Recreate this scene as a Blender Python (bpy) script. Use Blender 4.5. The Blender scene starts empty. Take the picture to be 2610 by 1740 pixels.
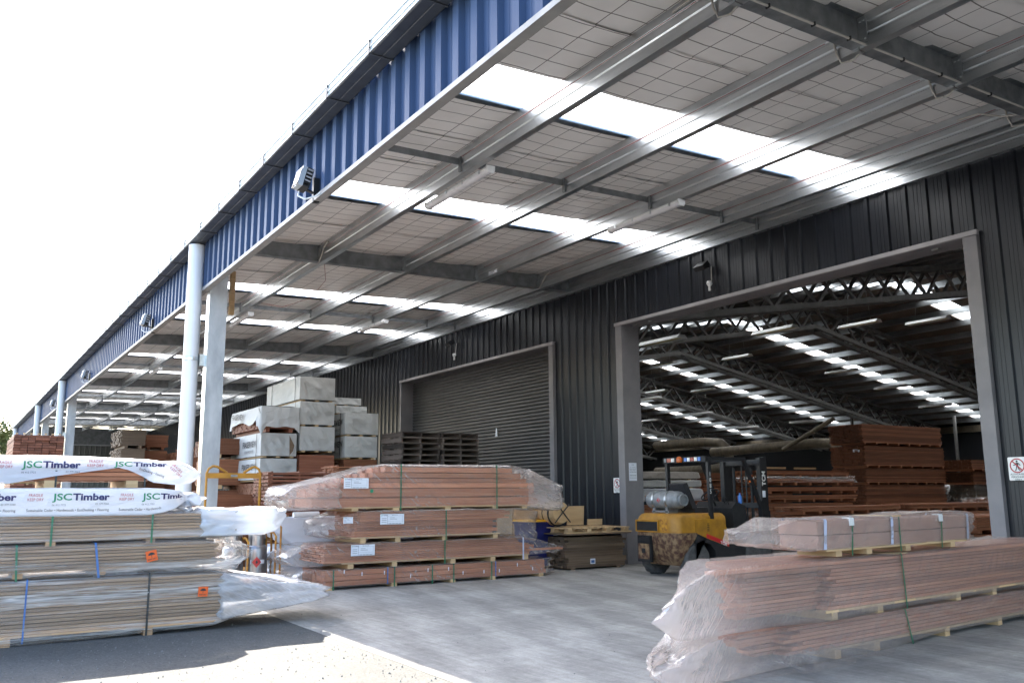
import bpy, math, random
from mathutils import Vector, Matrix, noise
random.seed(7)
S = bpy.context.scene
COL = S.collection
R = math.radians

# ------------------------------------------------------------------ camera
cam_d = bpy.data.cameras.new("camera")
cam = bpy.data.objects.new("camera", cam_d)
COL.objects.link(cam)
S.camera = cam
cam_d.sensor_width = 36.0
cam_d.lens = 30.6
cam_d.clip_start = 0.1
cam_d.clip_end = 3000
_p, _y, _r = 0.172742760, -1.00088784, -0.00719488
fwd = Vector((math.sin(_y) * math.cos(_p), math.cos(_y) * math.cos(_p), math.sin(_p)))
rgt = Vector((math.cos(_y), -math.sin(_y), 0))
upv = rgt.cross(fwd)
r2 = math.cos(_r) * rgt + math.sin(_r) * upv
u2 = -math.sin(_r) * rgt + math.cos(_r) * upv
m = Matrix((r2, u2, -fwd)).transposed().to_4x4()
m.translation = Vector((0, 0, 1.45))
cam.matrix_world = m

# ------------------------------------------------------------------ sky, sun, exposure
SUN_DIR = Vector((1.15, 0.037, -1.0)).normalized()      # way the light travels
EL = math.asin(-SUN_DIR.z)
W = bpy.data.worlds.new("World")
S.world = W
W.use_nodes = True
nt = W.node_tree
nt.nodes.clear()
sky = nt.nodes.new("ShaderNodeTexSky")
sky.sky_type = 'NISHITA'
sky.sun_disc = False
sky.sun_elevation = EL
sky.sun_rotation = math.atan2(-SUN_DIR.x, -SUN_DIR.y)
sky.altitude = 0
sky.air_density = 1.0
sky.dust_density = 2.0
sky.ozone_density = 1.0
bg = nt.nodes.new("ShaderNodeBackground")
bg.inputs[1].default_value = 0.135
wo = nt.nodes.new("ShaderNodeOutputWorld")
nt.links.new(sky.outputs[0], bg.inputs[0])
nt.links.new(bg.outputs[0], wo.inputs[0])
sun_d = bpy.data.lights.new("sun", 'SUN')
sun_d.energy = 4.1
sun_d.angle = R(0.53)
sun_d.color = (1.0, 0.94, 0.84)
sun = bpy.data.objects.new("sun", sun_d)
COL.objects.link(sun)
sun.rotation_euler = SUN_DIR.to_track_quat('-Z', 'Y').to_euler()
sun.location = (-30, -5, 40)
S.view_settings.view_transform = 'Standard'
S.view_settings.look = 'None'
S.view_settings.gamma = 1.0
S.view_settings.exposure = 2.76
S.view_settings.use_curve_mapping = False
S.render.engine = 'CYCLES'
S.cycles.max_bounces = 9
S.cycles.diffuse_bounces = 6
S.cycles.glossy_bounces = 4
S.cycles.transmission_bounces = 4
S.cycles.transparent_max_bounces = 24
S.cycles.use_denoising = True
S.cycles.sample_clamp_indirect = 6.0
S.cycles.caustics_reflective = False
S.cycles.caustics_refractive = False

# ------------------------------------------------------------------ mesh helpers
class MB:
    def __init__(s):
        s.v = []; s.f = []
    def add(s, vs, fs):
        o = len(s.v)
        s.v += [tuple(v) for v in vs]
        s.f += [tuple(i + o for i in f) for f in fs]
        return s
    def box(s, x0, x1, y0, y1, z0, z1):
        return s.add([(x0,y0,z0),(x1,y0,z0),(x1,y1,z0),(x0,y1,z0),(x0,y0,z1),(x1,y0,z1),(x1,y1,z1),(x0,y1,z1)],
                     [(3,2,1,0),(4,5,6,7),(0,1,5,4),(1,2,6,5),(2,3,7,6),(3,0,4,7)])
    def obox(s, c, ex, ey, ez, hx, hy, hz):
        """box at c with unit axes ex, ey, ez and half sizes"""
        c = Vector(c); ex = Vector(ex).normalized()*hx; ey = Vector(ey).normalized()*hy; ez = Vector(ez).normalized()*hz
        vs = [c-ex-ey-ez, c+ex-ey-ez, c+ex+ey-ez, c-ex+ey-ez, c-ex-ey+ez, c+ex-ey+ez, c+ex+ey+ez, c-ex+ey+ez]
        return s.add(vs, [(3,2,1,0),(4,5,6,7),(0,1,5,4),(1,2,6,5),(2,3,7,6),(3,0,4,7)])
    def bar(s, a, b, w, h, up=(0,0,1)):
        a = Vector(a); b = Vector(b); d = b-a; L = d.length; d.normalize()
        u = Vector(up)
        if abs(d.dot(u)) > .98: u = Vector((0,1,0))
        x = d.cross(u).normalized(); z = x.cross(d)
        return s.obox((a+b)/2, d, x, z, L/2, w/2, h/2)
    def prism(s, poly, axis, a0, a1):
        """poly: list of 2-D points; axis 0: (y,z) along x; 1: (x,z) along y; 2: (x,y) along z"""
        n = len(poly)
        def P(p, t):
            return (t,p[0],p[1]) if axis == 0 else ((p[0],t,p[1]) if axis == 1 else (p[0],p[1],t))
        vs = [P(p,a0) for p in poly] + [P(p,a1) for p in poly]
        fs = [(i,(i+1)%n,n+(i+1)%n,n+i) for i in range(n)]
        fs += [tuple(range(n-1,-1,-1)), tuple(range(n,2*n))]
        return s.add(vs, fs)
    def strip(s, line, axis, a0, a1):
        """open sheet: a 2-D polyline drawn out along an axis"""
        n = len(line)
        def P(p, t):
            return (t,p[0],p[1]) if axis == 0 else ((p[0],t,p[1]) if axis == 1 else (p[0],p[1],t))
        vs = [P(p,a0) for p in line] + [P(p,a1) for p in line]
        return s.add(vs, [(i,i+1,n+i+1,n+i) for i in range(n-1)])
    def tube(s, pts, r, n=10, caps=True):
        pts = [Vector(p) for p in pts]
        rs = r if isinstance(r, (list, tuple)) else [r]*len(pts)
        o = len(s.v); prev = None
        for i, p in enumerate(pts):
            d = (pts[min(i+1,len(pts)-1)] - pts[max(i-1,0)]).normalized()
            if prev is None:
                a = Vector((0,0,1)) if abs(d.z) < .9 else Vector((1,0,0))
                x = d.cross(a).normalized()
            else:
                x = (prev - d*prev.dot(d)).normalized()
            prev = x; y = d.cross(x)
            for k in range(n):
                t = 2*math.pi*k/n
                s.v.append(tuple(p + (x*math.cos(t)+y*math.sin(t))*rs[i]))
        for i in range(len(pts)-1):
            for k in range(n):
                s.f.append((o+i*n+k, o+i*n+(k+1)%n, o+(i+1)*n+(k+1)%n, o+(i+1)*n+k))
        if caps:
            s.f.append(tuple(o+k for k in range(n-1,-1,-1)))
            e = o+(len(pts)-1)*n
            s.f.append(tuple(e+k for k in range(n)))
        return s
    def lathe(s, prof, c, n=24, axis=2):
        """prof: (radius, height) pairs round an axis through c"""
        o = len(s.v); c = Vector(c)
        for (r, h) in prof:
            for k in range(n):
                t = 2*math.pi*k/n; a, b = r*math.cos(t), r*math.sin(t)
                s.v.append(tuple(c + Vector((a,b,h) if axis == 2 else ((h,a,b) if axis == 0 else (b,h,a)))))
        for i in range(len(prof)-1):
            for k in range(n):
                s.f.append((o+i*n+k, o+i*n+(k+1)%n, o+(i+1)*n+(k+1)%n, o+(i+1)*n+k))
        s.f.append(tuple(o+k for k in range(n-1,-1,-1)))
        e = o+(len(prof)-1)*n
        s.f.append(tuple(e+k for k in range(n)))
        return s
    def mesh(s, name):
        me = bpy.data.meshes.new(name)
        me.from_pydata(s.v, [], s.f)
        return me

def smooth(me, ang=35):
    me.shade_smooth()
    if ang < 180:
        me.set_sharp_from_angle(angle=R(ang))

def origin(o):
    t = Vector((0,0,0))
    while o is not None:
        t = t + o.location; o = o.parent
    return t

def thing(name, label, cat, loc=(0,0,0), rz=0, group=None):
    o = bpy.data.objects.new(name, None)
    COL.objects.link(o)
    o.empty_display_size = .1
    o.location = loc; o.rotation_euler = (0,0,rz)
    o['label'] = label; o['category'] = cat
    if group: o['group'] = group
    return o

def obj(name, mb, mat, parent=None, world=False, sm=None, **kw):
    """one mesh object; with world=True the vertices are in world space and are moved into the parent's"""
    me = mb
    if isinstance(mb, MB):
        if world and parent is not None:
            t = origin(parent)
            mb.v = [(v[0]-t.x, v[1]-t.y, v[2]-t.z) for v in mb.v]
        me = mb.mesh(name)
    if mat is not None and not me.materials:
        me.materials.append(mat)
    if sm: smooth(me, sm)
    o = bpy.data.objects.new(name, me)
    COL.objects.link(o)
    if parent is not None: o.parent = parent
    for k, v in kw.items(): o[k] = v
    return o

def single(name, mb, mat, label, cat, loc=(0,0,0), group=None, sm=None):
    mb.v = [(v[0]-loc[0], v[1]-loc[1], v[2]-loc[2]) for v in mb.v]
    o = obj(name, mb, mat, None, sm=sm)
    o.location = loc; o['label'] = label; o['category'] = cat
    if group: o['group'] = group
    return o

def copy_tree(o, parent=None, **kw):
    c = o.copy(); COL.objects.link(c); c.parent = parent
    for k, v in kw.items(): c[k] = v
    for ch in o.children: copy_tree(ch, c)
    return c

def lerp(pts, t):
    """piecewise linear: pts = [(t, a, b, ...)]"""
    if t <= pts[0][0]: return pts[0][1:]
    for p, q in zip(pts, pts[1:]):
        if t <= q[0]:
            k = (t-p[0])/(q[0]-p[0]) if q[0] > p[0] else 0
            return tuple(a+(b-a)*k for a, b in zip(p[1:], q[1:]))
    return pts[-1][1:]

def fbm(x, y, z):
    return noise.noise((x,y,z)) + .5*noise.noise((2.1*x,2.1*y,2.1*z+7.3)) + .25*noise.noise((4.3*x,4.3*y,4.3*z+3.1))

# ------------------------------------------------------------------ materials
def new_mat(name):
    ma = bpy.data.materials.new(name); ma.use_nodes = True
    n = ma.node_tree; n.nodes.clear()
    out = n.nodes.new("ShaderNodeOutputMaterial")
    return ma, n, out
def N(n, t, **kw):
    x = n.nodes.new(t)
    for k, v in kw.items(): setattr(x, k, v)
    return x
def ramp(n, fac, stops):
    r = n.nodes.new("ShaderNodeValToRGB")
    e = r.color_ramp.elements
    while len(e) < len(stops): e.new(.5)
    for el, (p, c) in zip(e, stops):
        el.position = p; el.color = (*c, 1) if len(c) == 3 else c
    n.links.new(fac, r.inputs[0])
    return r.outputs[0]
def vary(n, col, amount):
    """per-object brightness difference"""
    oi = N(n, "ShaderNodeObjectInfo")
    mr = N(n, "ShaderNodeMapRange"); mr.inputs[3].default_value = 1-amount; mr.inputs[4].default_value = 1+amount
    n.links.new(oi.outputs['Random'], mr.inputs[0])
    hs = N(n, "ShaderNodeHueSaturation")
    n.links.new(mr.outputs[0], hs.inputs['Value']); n.links.new(col, hs.inputs['Color'])
    return hs.outputs[0]
def noise_tex(n, scale, detail=4, coord='Object', vec=None, rough=.55, obj_rand=False, rot=0):
    tc = N(n, "ShaderNodeTexCoord")
    mp = N(n, "ShaderNodeMapping")
    mp.inputs['Scale'].default_value = scale if isinstance(scale, (tuple, list)) else (scale,)*3
    if rot:
        mp.vector_type = 'TEXTURE'; mp.inputs['Scale'].default_value = tuple(1/v for v in mp.inputs['Scale'].default_value); mp.inputs['Rotation'].default_value = (R(rot),0,0)
    if coord == 'Position':
        g = N(n, "ShaderNodeNewGeometry"); src = g.outputs['Position']
    else:
        src = tc.outputs[coord]
    n.links.new(src, mp.inputs[0])
    if obj_rand:
        oi = N(n, "ShaderNodeObjectInfo")
        mm = N(n, "ShaderNodeMath", operation='MULTIPLY'); mm.inputs[1].default_value = 37
        n.links.new(oi.outputs['Random'], mm.inputs[0])
        cx = N(n, "ShaderNodeCombineXYZ")
        for i in range(3): n.links.new(mm.outputs[0], cx.inputs[i])
        n.links.new(cx.outputs[0], mp.inputs['Location'])
    t = N(n, "ShaderNodeTexNoise")
    t.inputs['Scale'].default_value = 1; t.inputs['Detail'].default_value = detail; t.inputs['Roughness'].default_value = rough
    n.links.new(mp.outputs[0], t.inputs['Vector'])
    return t.outputs['Fac']
def bump(n, h, strength, dist=.01):
    b = N(n, "ShaderNodeBump"); b.inputs['Strength'].default_value = strength; b.inputs['Distance'].default_value = dist
    n.links.new(h, b.inputs['Height'])
    return b.outputs[0]
def simple(name, c0, c1=None, rough=.5, metal=0., scale=6, var=0., bs=0., bscale=40, coord='Object', rr=.12, spec=.5, dist=.005, rand=True):
    ma, n, out = new_mat(name)
    p = N(n, "ShaderNodeBsdfPrincipled")
    c1 = c1 or tuple(x*.8 for x in c0)
    f = noise_tex(n, scale, 5, coord, obj_rand=rand)
    col = ramp(n, f, [(.32, c0), (.68, c1)])
    if var: col = vary(n, col, var)
    n.links.new(col, p.inputs['Base Color'])
    rm = N(n, "ShaderNodeMapRange"); rm.inputs[3].default_value = max(.03, rough-rr); rm.inputs[4].default_value = min(1, rough+rr)
    n.links.new(f, rm.inputs[0]); n.links.new(rm.outputs[0], p.inputs['Roughness'])
    p.inputs['Metallic'].default_value = metal
    p.inputs['Specular IOR Level'].default_value = spec
    if bs:
        n.links.new(bump(n, noise_tex(n, bscale, 3, coord), bs, dist), p.inputs['Normal'])
    n.links.new(p.outputs[0], out.inputs[0])
    return ma
def wood(name, c0, c1, c2=None, var=.25, rough=.65, grain=34, along=1.1, bs=.25):
    """board with its grain along local y"""
    ma, n, out = new_mat(name)
    p = N(n, "ShaderNodeBsdfPrincipled")
    f = noise_tex(n, (grain, along, grain), 5, 'Object', rough=.6, obj_rand=True)
    col = ramp(n, f, [(.25, c0), (.52, c1), (.78, c2 or tuple(x*1.25 for x in c1))])
    # sawn ends show a plainer, slightly darker face
    tcn = N(n, "ShaderNodeTexCoord"); sn = N(n, "ShaderNodeSeparateXYZ"); n.links.new(tcn.outputs['Normal'], sn.inputs[0])
    ab = N(n, "ShaderNodeMath", operation='ABSOLUTE'); n.links.new(sn.outputs[1], ab.inputs[0])
    gt_ = N(n, "ShaderNodeMath", operation='GREATER_THAN'); gt_.inputs[1].default_value = .8; n.links.new(ab.outputs[0], gt_.inputs[0])
    me_ = N(n, "ShaderNodeMix", data_type='RGBA'); n.links.new(gt_.outputs[0], me_.inputs['Factor']); n.links.new(col, me_.inputs[6])
    me_.inputs[7].default_value = (*[x*.9 for x in c1],1)
    col = vary(n, me_.outputs[2], var)
    n.links.new(col, p.inputs['Base Color'])
    p.inputs['Roughness'].default_value = rough
    p.inputs['Specular IOR Level'].default_value = .3
    n.links.new(bump(n, f, bs*.6, .002), p.inputs['Normal'])
    n.links.new(p.outputs[0], out.inputs[0])
    return ma
def film(name, milk, tint=(.93,.93,.95), gloss=.3, streak=(3,3,3), rough=.2, bs=.5, crease=.45, sharp=9., rot=0, ygrad=None):
    """clear or milky plastic film: a thin even haze with sharp pale creases"""
    ma, n, out = new_mat(name)
    def ridged(scale, p):
        f = noise_tex(n, scale, 3, 'Object', rough=.5, rot=rot)
        a = N(n, "ShaderNodeMath", operation='MULTIPLY_ADD'); a.inputs[1].default_value = 2; a.inputs[2].default_value = -1
        n.links.new(f, a.inputs[0])
        b = N(n, "ShaderNodeMath", operation='ABSOLUTE'); n.links.new(a.outputs[0], b.inputs[0])
        c = N(n, "ShaderNodeMath", operation='SUBTRACT'); c.inputs[0].default_value = 1; n.links.new(b.outputs[0], c.inputs[1])
        d = N(n, "ShaderNodeMath", operation='POWER'); d.inputs[1].default_value = p; n.links.new(c.outputs[0], d.inputs[0])
        return d.outputs[0]
    r1 = ridged(streak, sharp*2.2); r2 = ridged(tuple(x*2.7 for x in streak), sharp*1.6)
    mx = N(n, "ShaderNodeMath", operation='MULTIPLY_ADD'); mx.inputs[1].default_value = .55
    n.links.new(r2, mx.inputs[0]); n.links.new(r1, mx.inputs[2])
    # creases come in patches
    pt = noise_tex(n, tuple(x*.45 for x in streak), 2, 'Object')
    pm = N(n, "ShaderNodeMapRange"); pm.inputs[1].default_value = .38; pm.inputs[2].default_value = .66; n.links.new(pt, pm.inputs[0])
    cr = N(n, "ShaderNodeMath", operation='MULTIPLY'); n.links.new(mx.outputs[0], cr.inputs[0]); n.links.new(pm.outputs[0], cr.inputs[1])
    mk = N(n, "ShaderNodeMath", operation='MULTIPLY_ADD', use_clamp=True); mk.inputs[1].default_value = crease; mk.inputs[2].default_value = milk
    n.links.new(cr.outputs[0], mk.inputs[0])
    if ygrad:      # film gathered in more layers towards the bunched end
        tcg = N(n, "ShaderNodeTexCoord"); sg = N(n, "ShaderNodeSeparateXYZ"); n.links.new(tcg.outputs['Object'], sg.inputs[0])
        wb = N(n, "ShaderNodeMath", operation='MULTIPLY_ADD'); wb.inputs[1].default_value = .9
        n.links.new(pt, wb.inputs[0]); n.links.new(sg.outputs[1], wb.inputs[2])
        gm = N(n, "ShaderNodeMapRange", interpolation_type='SMOOTHSTEP'); gm.inputs[1].default_value = ygrad[0]; gm.inputs[2].default_value = ygrad[1]
        gm.inputs[3].default_value = ygrad[2]; gm.inputs[4].default_value = 0
        n.links.new(wb.outputs[0], gm.inputs[0])
        ad = N(n, "ShaderNodeMath", operation='ADD', use_clamp=True); n.links.new(gm.outputs[0], ad.inputs[0]); n.links.new(mk.outputs[0], ad.inputs[1])
        mk = ad
    tr = N(n, "ShaderNodeBsdfTransparent"); tr.inputs[0].default_value = (.98,.98,.98,1)
    nb = bump(n, mx.outputs[0], bs, .006)
    df = N(n, "ShaderNodeBsdfDiffuse"); df.inputs[0].default_value = (*tint,1); n.links.new(nb, df.inputs['Normal'])
    tl = N(n, "ShaderNodeBsdfTranslucent"); tl.inputs[0].default_value = (*tint,1)
    m0 = N(n, "ShaderNodeMixShader"); m0.inputs[0].default_value = .35
    n.links.new(df.outputs[0], m0.inputs[1]); n.links.new(tl.outputs[0], m0.inputs[2])
    m1 = N(n, "ShaderNodeMixShader")
    n.links.new(mk.outputs[0], m1.inputs[0]); n.links.new(tr.outputs[0], m1.inputs[1]); n.links.new(m0.outputs[0], m1.inputs[2])
    gl = N(n, "ShaderNodeBsdfGlossy"); gl.inputs['Roughness'].default_value = rough; gl.inputs[0].default_value = (1,1,1,1)
    n.links.new(nb, gl.inputs['Normal'])
    lw = N(n, "ShaderNodeLayerWeight"); lw.inputs[0].default_value = .25; n.links.new(nb, lw.inputs['Normal'])
    mm = N(n, "ShaderNodeMath", operation='MULTIPLY'); mm.inputs[1].default_value = gloss
    n.links.new(lw.outputs['Fresnel'], mm.inputs[0])
    m2 = N(n, "ShaderNodeMixShader")
    n.links.new(mm.outputs[0], m2.inputs[0]); n.links.new(m1.outputs[0], m2.inputs[1]); n.links.new(gl.outputs[0], m2.inputs[2])
    n.links.new(m2.outputs[0], out.inputs[0])
    return ma

M = {}
M['galv'] = simple('galvanised_steel', (.58,.60,.61), (.44,.46,.47), .33, .95, (2,9,9), .05, .05, 60, rr=.08)
M['galv_dull'] = simple('dull_galvanised_steel', (.28,.295,.30), (.17,.18,.185), .5, .7, 5, .05, .05, 40, rr=.1)
M['galv_column'] = simple('galvanised_column', (.46,.48,.50), (.33,.35,.37), .5, .55, (5,5,2), .04, .05, 40)
M['blue'] = simple('blue_sheet', (.052,.088,.175), (.043,.072,.145), .5, 0, (3,3,1), .05, 0, rr=.05, spec=.12)
M['wall'] = simple('charcoal_sheet', (.0125,.014,.0178), (.0113,.0126,.016), .34, 0, (3,3,.6), .14, 0, rr=.03, spec=.38)
M['gutter'] = simple('dark_gutter', (.055,.06,.068), (.04,.044,.05), .4, 0, (6,1,1), .04, .02, 20)
M['gutter_bracket'] = simple('gutter_bracket_steel', (.09,.095,.10), (.06,.065,.07), .45, .3)
M['gutter_front'] = simple('pale_gutter_front', (.30,.36,.385), (.26,.31,.335), .45, .2, (6,1,1), .02)
M['flash'] = simple('grey_flashing', (.30,.29,.275), (.24,.235,.225), .5, .2, 4)
M['frame'] = simple('door_frame_paint', (.20,.19,.195), (.165,.158,.165), .5, 0, 3, .03, .04, 30)
M['frame_lip'] = simple('frame_lip_paint', (.36,.34,.34), (.30,.285,.285), .5, 0, 3)
M['roller'] = simple('roller_slat_paint', (.052,.052,.052), (.042,.042,.042), .4, 0, (1.5,4,4), .08, 0)
M['black'] = simple('black_steel', (.018,.018,.02), (.011,.011,.012), .45, .1, 8, .1)
M['matt_black'] = simple('black_plastic', (.016,.016,.017), (.010,.010,.011), .6, 0, 8)
M['rubber'] = simple('rubber', (.05,.048,.046), (.095,.092,.088), .85, 0, 14, 0, .3, 60)
M['pvc'] = simple('white_pipe', (.74,.76,.78), (.66,.68,.70), .42, 0, (2,2,.8), 0, .02, 10)
M['lamp_body'] = simple('lamp_body', (.42,.45,.48), (.36,.39,.42), .4)
M['white'] = simple('white_enamel', (.78,.78,.76), (.70,.70,.68), .4)
M['diffuser'] = simple('opal_diffuser', (.72,.70,.70), (.62,.60,.61), .3)
M['conduit'] = simple('grey_conduit', (.52,.49,.44), (.44,.42,.38), .5)
M['cable'] = simple('white_cable', (.72,.72,.70), (.62,.62,.60), .5)
M['pen'] = simple('red_cable', (.30,.06,.04), (.22,.05,.04), .6)
M['yellow'] = simple('yellow_paint', (.44,.205,.011), (.27,.125,.012), .5, 0, 5, .05, .08, 40)
M['rusty_yellow'] = simple('worn_yellow_paint', (.55,.26,.02), (.20,.075,.02), .6, 0, 18, .05, .2, 60)
M['green_strap'] = simple('green_strap', (.02,.16,.075), (.018,.12,.06), .4)
M['blue_strap'] = simple('blue_strap', (.05,.16,.42), (.04,.12,.34), .4)
M['black_strap'] = simple('black_strap', (.02,.021,.022), None, .4)
M['white_strap'] = simple('pale_strap', (.55,.58,.70), (.45,.48,.62), .4)
M['paper'] = simple('paper', (.74,.77,.82), (.68,.71,.77), .6, 0, 4)
M['ink'] = simple('dark_ink', (.03,.03,.035), None, .6)
M['grey_ink'] = simple('grey_ink', (.17,.18,.21), None, .6)
M['navy_ink'] = simple('navy_ink', (.022,.022,.12), None, .5)
M['green_ink'] = simple('green_ink', (.02,.27,.13), None, .5)
M['red_ink'] = simple('red_ink', (.50,.05,.06), None, .5)
M['sign_red'] = simple('sign_red', (.42,.02,.03), None, .4)
M['orange'] = simple('orange_sticker', (.85,.13,.01), (.78,.11,.01), .45)
M['red'] = simple('red_paint', (.50,.02,.025), (.42,.018,.02), .35)
M['lens_red'] = simple('red_lens', (.26,.02,.02), None, .2)
M['lens_amber'] = simple('amber_lens', (.55,.11,.01), None, .2)
M['bin'] = simple('blue_bin_plastic', (.012,.016,.12), (.010,.013,.09), .4)
M['bin_lid'] = simple('yellow_lid', (.72,.38,.01), (.62,.31,.01), .4)
M['cyl'] = simple('brushed_cylinder', (.40,.40,.41), (.20,.20,.21), .36, .9, (7,7,3), .03, .06, 40)
M['cyl_grey'] = simple('grey_cylinder', (.27,.285,.29), (.18,.19,.195), .5, .35, 9)
M['bottle'] = simple('blue_bottle', (.05,.20,.62), None, .3)
M['seat'] = simple('seat_vinyl', (.022,.022,.025), None, .5)
M['cedar'] = wood('red_brown_cedar', (.27,.10,.05), (.37,.152,.08), (.48,.225,.125), .30)
M['cedar_dark'] = wood('dark_red_cedar', (.15,.055,.032), (.215,.082,.048), (.29,.125,.075), .35)
M['kwila'] = wood('dark_red_hardwood', (.14,.052,.026), (.21,.083,.042), (.29,.125,.066), .34)
M['decking'] = wood('pinkish_decking', (.33,.128,.066), (.46,.195,.108), (.58,.29,.175), .28)
M['greyed'] = wood('greyed_cedar', (.27,.155,.08), (.40,.245,.135), (.53,.35,.205), .38)
M['pine'] = wood('pale_pine', (.42,.28,.15), (.54,.37,.20), (.64,.46,.27), .18)
M['ply'] = wood('tan_plywood', (.40,.27,.14), (.48,.33,.18), (.55,.39,.22), .12, grain=14)
M['weathered'] = wood('weathered_timber', (.10,.068,.046), (.16,.108,.07), (.22,.155,.10), .3)
M['old_pallet'] = wood('old_grey_pallet', (.085,.068,.058), (.135,.108,.094), (.27,.235,.205), .6)
M['film'] = film('clear_film', .09, (.88,.80,.75), .34, (4,1.6,9), .2, .45, .26, 10, -38)
M['film_milky'] = film('milky_film', .20, (.88,.74,.66), .30, (5,1.5,10), .26, .4, .17, 7, 52)
M['film_streak'] = film('stretch_film', .12, (.84,.79,.75), .30, (13,.55,17), .24, .4, .85, 5)
M['film_near'] = film('milky_bunched_film', .20, (.88,.74,.66), .30, (5,1.5,10), .26, .3, .17, 7, 52, ygrad=(-.1,1.5,.22))
M['film_end'] = film('hanging_film', .26, (.88,.76,.70), .26, (3,1.2,8), .30, .14, .16, 7, -20)
M['film_tail'] = film('bunched_film', .42, (.86,.86,.89), .35, (4,1.6,9), .22, .5, .35, 7, -25)
M['film_white'] = film('white_film', .95, (.83,.85,.90), .22, (4,1.6,5), .3, .6, .05)
M['film_grey'] = film('grey_film', .8, (.62,.66,.74), .35, (5,3,5), .25, .7, .2)

# fabric-like grey woven wrap
def crumple(name, c0, c1, scale, bs, rough=.55, rot=35):
    ma, n, out = new_mat(name)
    p = N(n, "ShaderNodeBsdfPrincipled")
    f = noise_tex(n, scale*.8, 4, 'Object')
    n.links.new(ramp(n, f, [(.3,c0),(.7,c1)]), p.inputs['Base Color'])
    p.inputs['Roughness'].default_value = rough; p.inputs['Specular IOR Level'].default_value = .35
    hs = None
    for k, sc, rt in ((1.,(scale,scale*.45,scale),rot),(.5,(scale*2.1,scale,scale*2.1),-rot)):
        g = noise_tex(n, sc, 2, 'Object', rot=rt)
        a = N(n, "ShaderNodeMath", operation='MULTIPLY_ADD'); a.inputs[1].default_value = 2; a.inputs[2].default_value = -1; n.links.new(g, a.inputs[0])
        b = N(n, "ShaderNodeMath", operation='ABSOLUTE'); n.links.new(a.outputs[0], b.inputs[0])
        c = N(n, "ShaderNodeMath", operation='POWER'); c.inputs[1].default_value = .5; n.links.new(b.outputs[0], c.inputs[0])
        d = N(n, "ShaderNodeMath", operation='MULTIPLY'); d.inputs[1].default_value = -k; n.links.new(c.outputs[0], d.inputs[0])
        if hs is None: hs = d.outputs[0]
        else:
            e = N(n, "ShaderNodeMath", operation='ADD'); n.links.new(hs, e.inputs[0]); n.links.new(d.outputs[0], e.inputs[1]); hs = e.outputs[0]
    n.links.new(bump(n, hs, bs, .05), p.inputs['Normal'])
    n.links.new(p.outputs[0], out.inputs[0])
    return ma
M['grey_wrap'] = crumple('woven_grey_wrap', (.53,.53,.515), (.45,.455,.445), 2.6, .30)
M['carton'] = wood('wrapped_pink_board', (.36,.20,.145), (.42,.245,.18), (.48,.30,.225), .06, grain=8)
M['paper_wrap'] = crumple('pale_paper_wrap', (.50,.455,.41), (.42,.38,.345), 2.2, .4)

# insulation blanket faced with white foil under a wire mesh
def insulation():
    ma, n, out = new_mat('foil_blanket')
    p = N(n, "ShaderNodeBsdfPrincipled")
    g = N(n, "ShaderNodeNewGeometry")
    sp = N(n, "ShaderNodeSeparateXYZ")
    n.links.new(g.outputs['Position'], sp.inputs[0])
    wob = noise_tex(n, .9, 3, 'Position')
    def lines(src, pitch, width, w):
        a = N(n, "ShaderNodeMath", operation='MULTIPLY_ADD'); a.inputs[1].default_value = w; 
        n.links.new(wob, a.inputs[0]); n.links.new(src, a.inputs[2])
        d = N(n, "ShaderNodeMath", operation='DIVIDE'); d.inputs[1].default_value = pitch
        n.links.new(a.outputs[0], d.inputs[0])
        fr = N(n, "ShaderNodeMath", operation='FRACT'); n.links.new(d.outputs[0], fr.inputs[0])
        c = N(n, "ShaderNodeMath", operation='COMPARE'); c.inputs[1].default_value = .5; c.inputs[2].default_value = width/pitch
        n.links.new(fr.outputs[0], c.inputs[0])
        return c.outputs[0]
    lx = lines(sp.outputs[0], .29, .0072, .12)
    ly = lines(sp.outputs[1], .46, .006, .035)
    mx = N(n, "ShaderNodeMath", operation='MAXIMUM')
    n.links.new(lx, mx.inputs[0]); n.links.new(ly, mx.inputs[1])
    base = ramp(n, noise_tex(n, 1.6, 4, 'Position'), [(.3, (.78,.745,.705)), (.7, (.86,.825,.785))])
    mixc = N(n, "ShaderNodeMix", data_type='RGBA')
    n.links.new(mx.outputs[0], mixc.inputs['Factor']); n.links.new(base, mixc.inputs[6])
    mixc.inputs[7].default_value = (.15,.125,.115,1)
    n.links.new(mixc.outputs[2], p.inputs['Base Color'])
    p.inputs['Roughness'].default_value = .5
    n.links.new(bump(n, noise_tex(n, 3.2, 3, 'Position'), .35, .03), p.inputs['Normal'])
    n.links.new(p.outputs[0], out.inputs[0])
    return ma
M['insul'] = insulation()

def skylight_mat(name, col, g=.1):
    ma, n, out = new_mat(name)
    tl = N(n, "ShaderNodeBsdfTranslucent"); tl.inputs[0].default_value = (*col,1)
    gl = N(n, "ShaderNodeBsdfDiffuse"); gl.inputs[0].default_value = (.7,.7,.7,1)
    mx = N(n, "ShaderNodeMixShader"); mx.inputs[0].default_value = g
    n.links.new(tl.outputs[0], mx.inputs[1]); n.links.new(gl.outputs[0], mx.inputs[2])
    n.links.new(mx.outputs[0], out.inputs[0])
    return ma
M['skylight'] = skylight_mat('translucent_sheet', (.93,.945,.95))
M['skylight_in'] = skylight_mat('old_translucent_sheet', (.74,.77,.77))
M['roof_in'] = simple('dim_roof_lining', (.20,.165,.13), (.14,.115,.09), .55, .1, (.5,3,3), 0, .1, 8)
M['truss'] = simple('grey_truss_paint', (.20,.195,.185), (.15,.145,.138), .55, .2, 5)
M['duct'] = simple('dusty_duct', (.22,.18,.13), (.15,.125,.09), .5, .4, (6,3,3), .05, .1, 20)

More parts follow.
